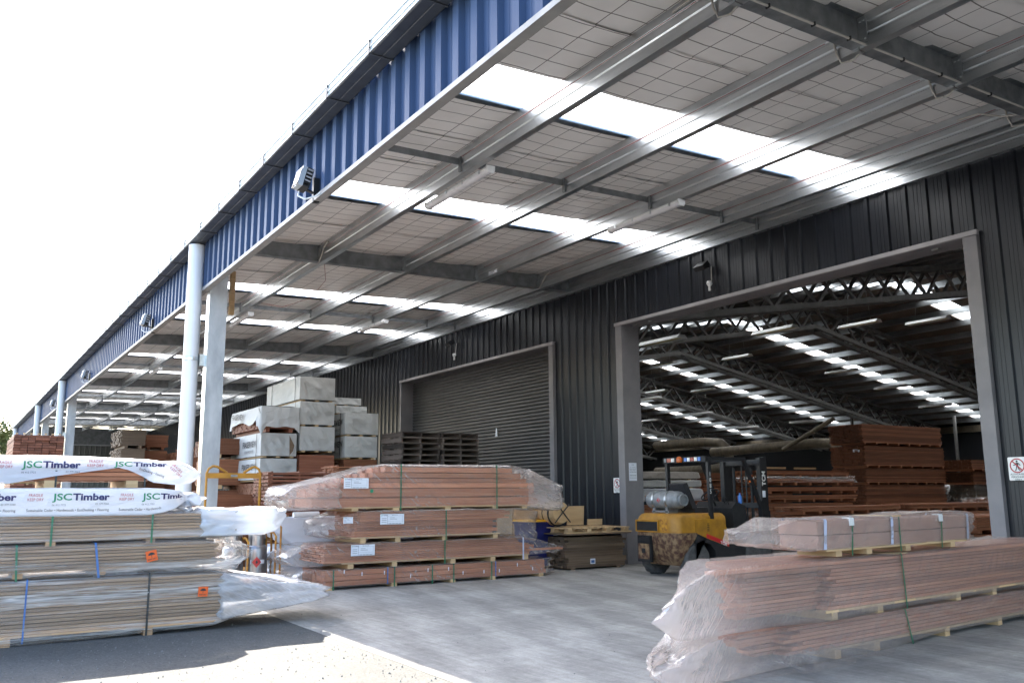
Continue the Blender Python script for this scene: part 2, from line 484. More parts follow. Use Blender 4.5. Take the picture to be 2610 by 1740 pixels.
def ground_mat(name, dark, light, tracks, gravel):
    ma, n, out = new_mat(name)
    p = N(n, "ShaderNodeBsdfPrincipled")
    a = noise_tex(n, .35, 5, 'Position'); b = noise_tex(n, 9, 6, 'Position', rough=.7); c = noise_tex(n, 60 if not gravel else 38, 3, 'Position', rough=.8)
    col = ramp(n, a, [(.3, dark), (.7, light)])
    def mul(col, f, lo, hi, l, h):
        mr = N(n, "ShaderNodeMapRange"); mr.inputs[1].default_value = l; mr.inputs[2].default_value = h
        mr.inputs[3].default_value = lo; mr.inputs[4].default_value = hi
        n.links.new(f, mr.inputs[0])
        hs = N(n, "ShaderNodeHueSaturation"); n.links.new(mr.outputs[0], hs.inputs['Value']); n.links.new(col, hs.inputs['Color'])
        return hs.outputs[0]
    col = mul(col, b, .82, 1.16, .3, .7)
    col = mul(col, c, .55 if gravel else .84, 1.38 if gravel else 1.12, .3, .72)
    if tracks:
        # tyre scuffs: long bands that swing in towards the door
        tc = N(n, "ShaderNodeNewGeometry")
        wv = N(n, "ShaderNodeTexWave", wave_type='BANDS', bands_direction='DIAGONAL')
        wv.inputs['Scale'].default_value = .8; wv.inputs['Distortion'].default_value = 7; wv.inputs['Detail'].default_value = 4
        wv.inputs['Detail Scale'].default_value = .7; wv.inputs['Detail Roughness'].default_value = .65
        mp = N(n, "ShaderNodeMapping"); mp.inputs['Scale'].default_value = (.28,1.5,1); mp.inputs['Rotation'].default_value = (0,0,R(14))
        n.links.new(tc.outputs['Position'], mp.inputs[0]); n.links.new(mp.outputs[0], wv.inputs['Vector'])
        col = mul(col, wv.outputs['Fac'], .86, 1.06, .15, .85)
        st = noise_tex(n, (.9, .22, 1), 6, 'Position', rough=.7)
        col = mul(col, st, .80, 1.12, .35, .65)
        fine = noise_tex(n, (1.2, 14, 1), 5, 'Position', rough=.7)
        col = mul(col, fine, .78, 1.14, .3, .7)
    n.links.new(col, p.inputs['Base Color'])
    p.inputs['Roughness'].default_value = .75 if tracks else .9
    p.inputs['Specular IOR Level'].default_value = .35
    n.links.new(bump(n, c, .5 if gravel else .18, .012 if gravel else .004), p.inputs['Normal'])
    n.links.new(p.outputs[0], out.inputs[0])
    return ma
M['asphalt'] = ground_mat('gravelly_asphalt', (.080,.079,.074), (.125,.122,.113), False, True)
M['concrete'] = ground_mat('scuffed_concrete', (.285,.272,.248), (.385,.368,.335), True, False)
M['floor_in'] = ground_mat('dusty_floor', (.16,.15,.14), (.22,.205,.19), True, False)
M['pebble'] = simple('pebble', (.20,.20,.19), (.13,.13,.125), .9, 0, 30)
M['leaf'] = simple('leaf', (.075,.10,.028), (.12,.12,.04), .6, 0, 2, .3)
M['bark'] = simple('bark', (.07,.055,.042), (.045,.036,.03), .9, 0, 12, 0, .5, 20)
M['endwall'] = simple('grey_green_sheet', (.15,.155,.145), (.12,.124,.116), .45, 0, 2, .04)

# ------------------------------------------------------------------ lettering
def text_geo(body, size, bold=0.0, align='LEFT', spacing=1.0, sx=1.0, width=None):
    cu = bpy.data.curves.new('t', 'FONT')
    cu.body = body; cu.size = size; cu.offset = bold*size; cu.align_x = align; cu.resolution_u = 3
    cu.space_character = spacing; cu.space_line = .95
    ob = bpy.data.objects.new('t', cu)
    me = ob.to_mesh()
    if width:
        xs_ = [v.co.x for v in me.vertices]; sx = width/(max(xs_)-min(xs_))
        vs = [((v.co.x-min(xs_))*sx, v.co.y) for v in me.vertices]
    else: vs = [(v.co.x*sx, v.co.y) for v in me.vertices]
    fs = [tuple(p.vertices) for p in me.polygons]
    ob.to_mesh_clear()
    bpy.data.objects.remove(ob); bpy.data.curves.remove(cu)
    return vs, fs
def lettering(name, body, size, fn, mat, parent, bold=0., align='LEFT', spacing=1., sx=1., world=True, width=None):
    vs, fs = text_geo(body, size, bold, align, spacing, sx, width)
    return obj(name, MB().add([fn(a, b) for a, b in vs], fs), mat, parent, world=world)
# ================================================================== GROUND
def zr(y): return 5.885 + .0205*(y-4.3)             # underside of canopy purlins
YW = 11.93                                            # outer face of the warehouse wall
YF = 3.66                                             # fascia line of the canopy
PT = .37                                              # purlin depth
def structure(name, mb, mat):
    o = obj(name, mb, mat); o['kind'] = 'structure'; return o
structure('ground', MB().add([(-1200,-1200,0),(1200,-1200,0),(1200,1200,0),(-1200,1200,0)], [(0,1,2,3)]), M['asphalt'])
# slab edge wanders slightly
g = MB(); nx = 180
for i in range(nx+1):
    x = -74 + 86*i/nx
    g.v += [(x, 3.46 + .035*fbm(x*.7,0,0) + .02*noise.noise((x*4,0,5)), .004), (x, YW+.05, .004)]
for i in range(nx): g.f.append((2*i, 2*i+2, 2*i+3, 2*i+1))
structure('concrete_slab', g, M['concrete'])
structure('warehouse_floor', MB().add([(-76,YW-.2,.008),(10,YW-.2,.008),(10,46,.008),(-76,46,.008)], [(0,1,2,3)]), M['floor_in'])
# loose gravel on the sunlit apron
g = MB()
for i in range(2000):
    x = random.uniform(-11.5, -2.5); y = random.uniform(.2, 3.42) if i % 5 else random.uniform(3.42, 6.5)
    if i % 5 == 0 and random.random() < .6: continue
    r = random.choice((.003,.004,.004,.005,.008)) * random.uniform(.7,1.3)
    vs = [(x+r*random.uniform(.7,1.3)*math.cos(a)*1.2, y+r*random.uniform(.7,1.3)*math.sin(a), .001) for a in (0,1.26,2.5,3.77,5.03)]
    vs.append((x+r*random.uniform(-.3,.3), y+r*random.uniform(-.3,.3), r*random.uniform(.8,1.4)+.004))
    g.add(vs, [(k,(k+1)%5,5) for k in range(5)])
o = obj('gravel', g, M['pebble']); o['kind'] = 'stuff'; o['label'] = 'loose gravel scattered over the sunlit apron'

# ================================================================== CANOPY
canopy = thing('canopy', 'long steel canopy with blue ribbed fascia, galvanised purlins and translucent roof strips', 'canopy', (-16,3.85,0))
RAFT = [-61.3, -50.2, -39.0, -27.4, -16.0, -5.1, 6.0]
SKY = [-60.6, -56.2, -48.9, -44.4, -36.5, -32.0, -24.45, -20.25, -12.65, -8.3, -1.05, 3.3]
PUR = [5.75, 7.57, 9.30, 10.95, 11.84]
X0, X1 = -68.0, 8.0
def cp(name, mb, mat, parent=None, sm=None, **kw): return obj(name, mb, mat, parent or canopy, world=True, sm=sm, **kw)
# purlins: C sections with two grooves rolled into the web, in bay lengths
def purlin_profile(y):
    z0 = zr(y); z1 = z0+PT; t = .004
    front = [(y,z0),(y,z0+.105),(y+.014,z0+.118),(y+.014,z0+.138),(y,z0+.151),(y,z0+.225),(y+.014,z0+.238),(y+.014,z0+.258),(y,z0+.271),(y,z1)]
    lip = [(y+.10,z1),(y+.10,z1-.025),(y+.10-t,z1-.025),(y+.10-t,z1-t)]
    back = [(p[0]+t,p[1]) for p in front[::-1]]
    back[0] = (y+t,z1-t); back[-1] = (y+t,z0+t)
    low = [(y+.10-t,z0+t),(y+.10-t,z0+.025),(y+.10,z0+.025),(y+.10,z0)]
    return front + lip + back + low
cuts = [X0] + [r for r in RAFT if X0 < r < X1] + [X1]
for y in PUR:
    for a, b in zip(cuts, cuts[1:]):
        p = cp('purlin', MB().prism(purlin_profile(y), 0, a+.006, b-.006), M['galv'])
# eave purlin behind the fascia
cp('eave_purlin', MB().prism(purlin_profile(3.80), 0, X0, X1), M['galv'])
# rafters: I sections with cleats
for x in RAFT:
    if x < X0: continue
    mb = MB()
    ya, yb = 3.72, YW-.02
    def sl(x0,x1,za,zb):
        mb.add([(x0,ya,zr(ya)+za),(x1,ya,zr(ya)+za),(x1,yb,zr(yb)+za),(x0,yb,zr(yb)+za),(x0,ya,zr(ya)+zb),(x1,ya,zr(ya)+zb),(x1,yb,zr(yb)+zb),(x0,yb,zr(yb)+zb)],
               [(3,2,1,0),(4,5,6,7),(0,1,5,4),(1,2,6,5),(2,3,7,6),(3,0,4,7)])
    sl(x-.012,x+.012,.044,.345); sl(x-.085,x+.085,.03,.044); sl(x-.085,x+.085,.345,.358)
    r = cp('rafter', mb, M['galv_dull'])
    for y in PUR[:-1]:
        c = MB().box(x+.012,x+.115,y-.016,y-.004,zr(y)+.05,zr(y)+.335)
        for dz in (.09,.29):
            for dx in (.04,.085):
                c.lathe([(.012,-.028),(.012,-.016)], (x+dx,y,zr(y)+dz), 6, 1)
        cp('cleat', c, M['galv'], r)
# mid-bay bridging with hangers
for x in (-66.5,-55.8,-44.6,-33.2,-21.5,-10.3,.5):
    ys = [3.80]+PUR
    for a, b in zip(ys, ys[1:]):
        mb = MB().add([(x+s*.008,yy,zr(yy)+zz) for yy in (a+.1,b-.006) for s in (-1,1) for zz in (.14,.235)],
                      [(0,1,3,2),(4,6,7,5),(0,4,5,1),(2,3,7,6),(1,5,7,3),(0,2,6,4)])
        mb.box(x-.008,x+.05,b-.03,b-.006,zr(b)+.03,zr(b)+.25)
        cp('bridging_bar', mb, M['galv_dull'])
# insulation blanket between purlins, cut round the skylights; sags a little and laps in rolls
yb = [3.72]+[p+.05 for p in PUR[:-1]]+[YW-.02]
xs = [X0]
for s in SKY: xs += [s-.5, s+.5]
xs.append(X1)
zin = lambda y: zr(y)+PT-.004
for a, b in zip(yb, yb[1:]):
    for k in range(0, len(xs), 2):
        xa, xb = xs[k], xs[k+1]
        if xb-xa < .05: continue
        far = (xa+xb)/2 < -30
        # rolls about 1.25 m wide, each with a slightly low lip where it laps
        nroll = max(1, round((xb-xa)/1.25)); mb = MB(); step = (xb-xa)/nroll
        for r in range(nroll):
            u0 = xa+r*step-(.02 if r else 0); u1 = xa+(r+1)*step
            nu, nv = (2,2) if far else (5,7)
            o = len(mb.v); lip = random.uniform(.006,.022)
            for i in range(nu+1):
                for j in range(nv+1):
                    u = u0+(u1-u0)*i/nu; v = a+(b-a)*j/nv
                    e = min(j, nv-j)/nv*2
                    z = zin(v)-.028*e**.5 + .012*noise.noise((u*1.7,v*1.9,1.3))*e
                    if i == nu and r < nroll-1: z -= lip*(.5+.8*abs(noise.noise((u,v*2.2,4))))
                    if i == 0 and r: z += .004
                    mb.v.append((u,v,z))
            for i in range(nu):
                for j in range(nv):
                    q = o+i*(nv+1)+j
                    mb.f.append((q,q+nv+1,q+nv+2,q+1))
        cp('insulation_panel', mb, M['insul'], sm=60)
    for s in SKY:
        # ribbed translucent sheet
        line = []
        n = 5
        for i in range(n):
            x = s-.5+1.0*i/n
            line += [(x,0),(x+.13,0),(x+.15,.03),(x+.18,.03)]
        line.append((s+.5,0))
        mb = MB(); o = len(mb.v)
        for (x,h) in line: mb.v += [(x,a-.02,zin(a)+.035+h),(x,b+.01,zin(b)+.035+h)]
        for i in range(len(line)-1): mb.f.append((2*i,2*i+2,2*i+3,2*i+1))
        cp('skylight_sheet', mb, M['skylight'])
# roof sheeting above
for k in range(0, len(xs), 2):
    xa, xb = xs[k]-.03, xs[k+1]+.03
    mb = MB()
    mb.add([(xx,yy,zin(yy)+dz) for xx in (xa,xb) for yy in (3.52,YW+.1) for dz in (.05,.075)],
           [(0,1,3,2),(4,6,7,5),(0,4,5,1),(2,3,7,6),(1,5,7,3),(0,2,6,4)])
    cp('roof_sheet', mb, M['galv'])
# fascia: ribbed blue sheets 1.36 m wide, rib sides face the camera
ZF0, ZF1 = 5.17, 6.10
def fascia_line(x0, n, p=.34):
    l = []
    for i in range(n):
        x = x0+i*p
        l += [(x,YF),(x+.055,YF),(x+.058,YF-.003),(x+.064,YF-.003),(x+.067,YF),(x+.105,YF),(x+.108,YF-.003),(x+.114,YF-.003),(x+.117,YF),
              (x+.17,YF),(x+.19,YF-.058),(x+.30,YF-.058),(x+.32,YF)]
    l.append((x0+n*p,YF))
    return l
x = X0
while x < X1-.5:
    z0 = ZF0
    cp('fascia_sheet', MB().strip(fascia_line(x,4), 2, z0, ZF1), M['blue'])
    x += 1.36
# dark return where two fascia runs meet at the main column
cp('fascia_return', MB().box(-16.62,-16.42,YF-.062,YF-.03,5.12,ZF1-.02), M['wall'])
fl = MB().prism([(YF-.075,5.115),(YF+.035,5.115),(YF+.035,5.20),(YF+.02,5.20),(YF+.02,5.132),(YF-.062,5.132),(YF-.062,5.172),(YF-.075,5.172)], 0, X0, X1)
cp('fascia_flashing', fl, M['flash'])
cp('fascia_girt', MB().box(X0,X1,YF+.035,YF+.10,5.22,5.42).box(X0,X1,YF+.035,YF+.10,5.9,6.0), M['galv_dull'])
# gutter: box section hung in front, with straps
YG0, YG1 = 3.33, 3.60
gl = [(YG1,6.15),(YG1,6.012),(YG1-.015,6.0),(3.475,6.0),(3.47,6.004),(3.455,6.004),(3.45,6.0),(YG0+.015,6.0),(YG0,6.012),(YG0,6.055),(YG0-.006,6.062),(YG0-.006,6.078),(YG0,6.085),(YG0,6.13),(YG0-.008,6.14),(YG0-.008,6.155),(YG0+.015,6.16),(YG0+.015,6.15)]
gt = cp('gutter', MB().strip(gl[:9], 0, X0, X1).box(X0,X1,YG0+.02,YG1-.02,6.04,6.045), M['gutter'])
cp('gutter_front', MB().strip(gl[8:], 0, X0, X1), M['gutter_front'], gt)
x = X0+.3
while x < X1:
    b = MB().box(x-.014,x+.014,YG0-.01,YF-.06,5.988,5.997).box(x-.012,x+.012,YG0-.018,YG0-.009,5.988,6.152)
    cp('gutter_bracket', b, M['gutter_bracket'], gt)
    x += 1.22
# columns and downpipes
for x in (-61.0,-49.4,-38.3,-16.0):
    c = MB().box(x-.105,x+.105,3.705,4.01,0.02,5.84)
    c.box(x-.17,x+.17,3.69,4.06,.004,.02).box(x-.15,x+.15,3.69,4.05,5.84,5.86)
    cc = cp('column', c, M['galv_column'])
    cap = MB().box(x-.115,x+.115,3.697,3.705,.02,5.12)
    cp('column_flange', cap, M['galv'], cc)
for x in (-71.0+4,-49.5,-38.5,-16.12):
    pr = [(.138,0),(.138,5.62)]
    p = cp('downpipe', MB().lathe([(.134,.01),(.134,5.66),(.140,5.66),(.140,5.97)], (x,3.475,0), 24), M['pvc'], sm=40)
    cp('pipe_clamp', MB().lathe([(.141,3.83),(.143,3.84),(.143,3.89),(.141,3.90)], (x,3.475,0), 24).box(x-.07,x+.13,3.60,3.70,3.74,3.95), M['galv'], p)
# conduits and loops of cable at the purlins
def cable(pts, r, mat, name='cable', parent=None): return cp(name, MB().tube(pts, r, 6), mat, parent)
xr = -5.1
yc = 5.3
mb = MB()
for (a,b) in ((5.6,10.9),):
    mb.tube([(xr+.12-.04,a,zr(a)+.03-.012),(xr+.08,b,zr(b)+.03-.012)], .012, 8)
cp('conduit', mb, M['conduit'])
for y in (6.1,6.75,7.3,8.2,8.9,9.9): cp('cable_tie', MB().box(xr+.055,xr+.105,y-.006,y+.006,zr(y)-.004,zr(y)+.035), M['black'])
for y in PUR[:4]:
    z = zr(y)
    cable([(xr-.35,y-.012,z+.30),(xr-.28,y-.02,z+.22),(xr-.25,y-.03,z+.06),(xr-.22,y+.0,z-.05),(xr-.12,y+.06,z-.05),(xr-.05,y+.08,z+.01)], .011, M['conduit'])
cable([(xr-.8,5.73,zr(5.75)+.29),(xr-.5,5.72,zr(5.75)+.3),(xr-.25,5.70,zr(5.75)+.22),(xr+.05,5.7,zr(5.75)+.25),(xr+.4,5.6,zr(5.6)+.3)], .012, M['conduit'])
cable([(xr-.9,10.94,zr(10.95)+.29),(xr-.6,10.9,zr(10.95)+.26),(xr-.3,10.88,zr(10.95)+.1),(xr-.1,10.9,zr(10.95)+.06),(xr+.2,10.85,zr(10.9)+.22)], .012, M['conduit'])
for x in (-16.0,-27.4):
    for y in (5.75,10.95):
        z = zr(y)
        cable([(x+.55,y-.012,z+.31),(x+.38,y-.03,z+.25),(x+.22,y-.03,z+.08),(x+.1,y-.03,z+.0)], .012, M['conduit'])
# pale bead fixed along the top groove of each purlin, with red twin cable tucked beside it
for y in (5.75,7.57,9.30,10.95):
    for a, b in ((-15.6,-5.5),(-4.7,4),(-27,-16.4),(-38.6,-27.8)):
        if y < 6: a2, b2 = b-(b-a)*.28, b
        else: a2, b2 = a, b
        cable([(a,y-.007,zr(y)+.252),(a+(b-a)*.5,y-.009,zr(y)+.246),(b,y-.007,zr(y)+.25)], .004, M['pen'])
# a makers' sticker on a purlin, right
for (x,y) in ((-3.75,9.30),(-15.4,9.30)):
    st = cp('sticker', MB().box(x,x+.34,y-.006,y-.004,zr(y)+.03,zr(y)+.10), M['paper'])
    l = MB()
    for k in range(4): l.box(x+.02,x+.02+(.26,.2,.24,.15)[k],y-.0075,y-.0062,zr(y)+.085-.016*k,zr(y)+.091-.016*k)
    cp('print', l, M['grey_ink'], st)
cable([(-16.9,6.2,zr(6)+.3),(-17.6,6.5,zr(6)+.1),(-18.8,6.6,zr(6)-.05),(-20.2,6.4,zr(6)-.02),(-21.3,6.0,zr(6)+.28)], .005, M['pen'])
# far end wall under the canopy
ew = MB(); l = []
y = 3.9
while y < YW-.1:
    l += [(-68.0,y),(-68.0,y+.2),(-67.965,y+.23),(-67.965,y+.29),(-68.0,y+.32)]; y += .34
ew.strip(l, 2, 0, 5.05)
cp('end_wall_sheet', ew, M['endwall'])
cp('end_wall_band', MB().box(-68.02,-67.95,3.9,YW-.05,5.05,6.2), M['galv_dull'])
cp('end_wall_rail', MB().box(-67.95,-67.9,3.9,YW-.05,4.98,5.06), M['galv'])

# ================================================================== WAREHOUSE
wh = thing('warehouse', 'dark grey ribbed steel warehouse with a large open doorway and a closed roller door', 'warehouse', (-30,YW,0))
def wp(name, mb, mat, parent=None, sm=None, **kw): return obj(name, mb, mat, parent or wh, world=True, sm=sm, **kw)
def wall_line(x0, n, p):
    l = []
    for i in range(n):
        x = x0+i*p
        for k in range(3):
            c = x+.035+.055*(k+.5)*p/.309
            l += [(c-.006,YW),(c-.004,YW-.004),(c+.004,YW-.004),(c+.006,YW)]
        r = x+.71*p
        l += [(r,YW),(r+.018,YW-.036),(r+.052,YW-.036),(r+.07,YW)]
    l.append((x0+n*p,YW))
    return [(x0,YW)]+l
ZT = 6.06
D1, D2 = (-14.354,-6.40), (-25.12,-16.70)
ZD = 5.03; ZD2 = 4.985
for a, b, z0 in ((-74,D2[0],0),(D2[0],D2[1],ZD2),(D2[1],D1[0],0),(D1[0],D1[1],ZD),(D1[1],7.5,0)):
    n = max(1, round((b-a)/1.236)); w = (b-a)/n
    for i in range(n):
        s = wp('wall_sheet', MB().strip(wall_line(a+i*w, 4, w/4), 2, z0+.01, ZT), M['wall'])
# screws rows are too small; door frames
def frame(x0, x1, zt, depth, wL, wR):
    fr = wp('door_frame', MB().box(x0-.0,x0+wL,YW-.085,YW+depth,0.01,zt-.05), M['frame'])
    wp('door_jamb', MB().box(x1-wR,x1,YW-.085,YW+depth,0.01,zt-.05), M['frame'], fr)
    wp('door_header', MB().box(x0,x1,YW-.05,YW+depth,zt-.05,zt+.03), M['frame'], fr)
    wp('header_flashing', MB().box(x0-.02,x1+.02,YW-.10,YW-.05,zt-.045,zt+.012).box(x0-.02,x1+.02,YW-.10,YW-.0,zt+.012,zt+.022), M['frame_lip'], fr)
    return fr
frame(D1[0],D1[1],ZD,.40,.20,.20)
frame(D2[0],D2[1],ZD2,.42,.10,.17)
# closed roller door: curved interlocking slats
rd = wp('roller_door', MB().box(D2[0]+.1,D2[1]-.17,YW+.36,YW+.40,4.9,ZD2-.05), M['roller'])
xa, xb = D2[0]+.105, D2[1]-.175
prof = [(YW+.35-.024*math.sin(math.pi*k/6), .092*k/6) for k in range(7)]
sl = None
for i in range(53):
    z = .03+i*.092
    me = sl or MB().strip([(y-(YW),zz) for y,zz in prof], 0, 0, xb-xa).mesh('roller_slat')
    if sl is None:
        me.materials.append(M['roller']); smooth(me, 50); sl = me
    o = bpy.data.objects.new('roller_slat', me); COL.objects.link(o); o.parent = rd
    o.location = Vector((xa, YW, z)) - origin(rd)
wp('roller_guide', MB().box(xb,xb+.04,YW+.28,YW+.40,.01,ZD2-.06), M['frame'], rd)
wp('roller_bottom_rail', MB().box(xa,xb,YW+.31,YW+.38,.005,.04), M['black'], rd)
# back of the wall so that no light leaks, and the shell of the building
RIDGE, YB = 26.0, 45.0
def zi(y): return 5.85+.165*(y-12) if y < RIDGE else 8.16-.182*(y-RIDGE)
def sheet_in(name, vs, mat): return wp(name, MB().add(vs, [(0,1,2,3)]), mat)
wp('back_wall', MB().box(-75,9,YB,YB+.1,0,4.97), M['wall'])
wp('eave_beam', MB().box(-75,9,YB-.25,YB,4.45,4.78), M['duct'])
for x, n in ((-75,'left'),(9,'right')):
    wp('gable_wall', MB().prism([(YW,0),(YB,0),(YB,4.7),(RIDGE,8.4),(YW,6.1)], 0, x, x+.1), M['wall'])
# roof: panels between skylight strips
SKI = [-55.5,-47.8,-40.0,-32.4,-24.5,-17.0,-9.5,-2.0,5.0]
xs2 = [-75]
for s in SKI: xs2 += [s-.38, s+.38]
xs2.append(9)
for (a,b) in ((YW-.05,RIDGE),(RIDGE,YB+.1)):
    for k in range(0,len(xs2),2):
        wp('roof_panel', MB().add([(xx,yy,zi(yy)+.22+dz) for xx in (xs2[k],xs2[k+1]) for yy in (a,b) for dz in (0,.05)],
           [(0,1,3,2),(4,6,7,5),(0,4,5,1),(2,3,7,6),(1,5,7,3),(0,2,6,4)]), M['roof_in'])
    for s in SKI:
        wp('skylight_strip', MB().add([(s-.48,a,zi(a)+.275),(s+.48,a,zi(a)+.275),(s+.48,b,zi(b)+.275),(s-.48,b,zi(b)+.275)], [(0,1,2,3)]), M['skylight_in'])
# purlins inside
ys = [YW+.3+1.22*i for i in range(28)]
for y in ys:
    if y > YB-.2: continue
    z = zi(y)
    mb = MB().box(-74.9,8.9,y,y+.004,z,z+.215).box(-74.9,8.9,y,y+.07,z,z+.004)
    wp('roof_purlin', mb, M['galv'])
# lattice trusses of twin planes running from the wall over the ridge to the back
for xt in (-6.9,-13.7,-20.4,-27.4,-34.6,-42,-50):
    mb = MB()
    for s in (-.24,.24):
        pts = [(xt+s,YW+.1),(xt+s,RIDGE),(xt+s,YB-.3)]
        dep = .78
        for (ya,yb_) in ((YW+.1,RIDGE),(RIDGE,YB-.3)):
            A = Vector((xt+s,ya,zi(ya)-.05)); B = Vector((xt+s,yb_,zi(yb_)-.05)); D = Vector((0,0,-dep))
            mb.bar(A,B,.10,.12); mb.bar(A+D,B+D,.11,.14)
            n = 9 if yb_ == RIDGE else 12
            for i in range(n):
                p = A.lerp(B,i/n); q = A.lerp(B,(i+.5)/n)+D; r_ = A.lerp(B,(i+1)/n)
                mb.bar(p,q,.07,.07); mb.bar(q,r_,.07,.07)
    for i in range(12):
        y = YW+1+i*2.7
        mb.bar((xt-.24,y,zi(y)-.83),(xt+.24,y,zi(y)-.83),.04,.04)
    wp('roof_truss', mb, M['truss'])
# vertical hangers / posts seen far back
for x, y in ((-29.5,40.5),(-25.0,42.5),(-22.6,43)):
    wp('post', MB().box(x-.06,x+.06,y-.06,y+.06,0,zi(y)), M['truss'])
# ================================================================== FIXTURES ON THE BUILDINGS
# flood lights on the fascia
def flood(x, label):
    t = thing('floodlight', label, 'floodlight', (x,YF-.06,5.12), 0, 'floodlights along the blue fascia')
    ex, ey, ez = Vector((1,0,0)), Vector((0,.97,-.24)), Vector((0,.24,.97))
    c = Vector((0,-.19,.27))
    obj('housing', MB().obox(c, ex, ey, ez, .11, .028, .13), M['lamp_body'], t)
    obj('lamp_glass', MB().obox(c-ey*.037, ex, ey, ez, .095, .003, .10), M['diffuser'], t)
    f = MB()
    for k in range(7): f.obox(c+ey*.065+ez*(-.12+.04*k), ex, ey, ez, .125, .032, .008)
    obj('cooling_fins', f, M['matt_black'], t)
    obj('driver_box', MB().obox(c+ey*.105, ex, ey, ez, .11, .012, .13), M['matt_black'], t)
    for dz in (-.1,-.05,0,.05): obj('vent_slot', MB().obox(c+ex*.127+ey*.07+ez*(dz+.05), ex, ey, ez, .002, .035, .010), M['frame_lip'], t)
    for dx in (-.08,.08): obj('clip', MB().obox(c-ez*.12+ex*dx-ey*.04, ex, ey, ez, .015, .006, .02), M['black'], t)
    obj('bracket', MB().box(-.03,.03,-.02,.06,-.02,.30).bar((0,-.01,.10),(0,-.15,.14),.05,.02), M['black'], t)
    obj('cable', MB().tube([(-.03,-.19,.10),(.03,-.22,.02),(.12,-.16,-.04),(.22,-.05,-.01),(.26,.0,.05)], .012, 6), M['cable'], t)
    return t
flood(-10.25, 'white floodlight on the blue fascia, the nearest of the row')
flood(-20.8, 'white floodlight on the blue fascia, just beyond the tall main column')
flood(-31.3, 'small white floodlight on the fascia just before the second downpipe')
flood(-41.7, 'farthest tiny white floodlight on the fascia beyond the second downpipe')
# weatherproof tube lights below purlins
def tubelight(x, y, label, L=1.6):
    z = zr(y)
    t = thing('tube_light', label, 'light', (x,y-.02,z-.10), 0, 'tube lights under the canopy purlins')
    pr = [(-.065,.04),(-.065,.07),(-.05,.085),(.05,.085),(.065,.07),(.065,.04)]
    obj('housing', MB().prism(pr, 0, -L/2, L/2), M['white'], t)
    df = [(-.06,.04),(-.052,.01),(-.03,-.008),(.03,-.008),(.052,.01),(.06,.04)]
    obj('diffuser', MB().prism(df, 0, -L/2+.02, L/2-.02), M['diffuser'], t, sm=40)
    for s in (-L/2-.012, L/2-.01):
        obj('end_cap', MB().prism([(-.07,.09),(-.07,.03),(-.05,-.012),(.05,-.012),(.07,.03),(.07,.09)], 0, s, s+.022), M['white'], t)
    for k in range(4):
        xx = -L/2+.2+k*(L-.4)/3
        for s in (-1,1): obj('clip', MB().box(xx-.015,xx+.015,s*.067-.004,s*.067+.004,.02,.075), M['galv'], t)
    obj('hanger', MB().box(-L*.3-.02,-L*.3+.02,-.02,.02,.085,.11).box(L*.3-.02,L*.3+.02,-.02,.02,.085,.11), M['galv'], t)
tubelight(-10.7, 5.95, 'long white tube light under the purlin nearest the blue fascia, this side of the column', 1.85)
tubelight(-10.45, 9.33, 'long white tube light under the canopy above the roller door side of the open doorway', 1.75)
tubelight(-21.45, 9.33, 'white tube light under the canopy seen above the grey wrapped stacks')
tubelight(-22.1, 5.95, 'white tube light under the canopy seen just right of the tall column', 1.8)
tubelight(-33.0, 5.95, 'far white tube light under the canopy, left of the main column')
# wall lights with sensor over doors
def walllight(x, z, label):
    t = thing('wall_light', label, 'floodlight', (x,YW-.04,z), 0, 'sensor lights high on the dark wall')
    ex, ey, ez = Vector((1,0,0)), Vector((0,.62,-.78)), Vector((0,.78,.62))
    c = Vector((-.05,-.16,.02))
    obj('housing', MB().obox(c, ex, ey, ez, .13, .05, .09), M['black'], t)
    obj('lamp_glass', MB().obox(c-ey*.0-Vector((0,.03,-.04))*0 + ey*.052, ex, ey, ez, .11, .003, .07), M['diffuser'], t)
    obj('arm', MB().bar((-.05,-.12,.03),(0,.0,.02),.03,.03), M['black'], t)
    obj('conduit', MB().tube([(.06,-.01,.02),(.07,-.03,-.2),(.07,-.03,-.30)], .011, 6), M['conduit'], t)
    s = obj('sensor', MB().lathe([(.01,.05),(.04,.045),(.055,.02),(.055,-.01),(.03,-.05)], (.05,-.07,-.32), 14), M['white'], t, sm=40)
    obj('sensor_neck', MB().lathe([(.02,-.05),(.025,-.14)], (.05,-.07,-.32), 10), M['white'], s)
    obj('cable', MB().tube([(.05,-.05,-.46),(.09,-.06,-.55),(.15,-.04,-.53),(.16,-.03,-.36),(.10,-.02,-.28)], .008, 6), M['black'], t)
walllight(-11.55, 5.66, 'black floodlight with a white sensor above the open doorway')
walllight(-21.55, 5.66, 'black floodlight with a white sensor above the closed roller door')
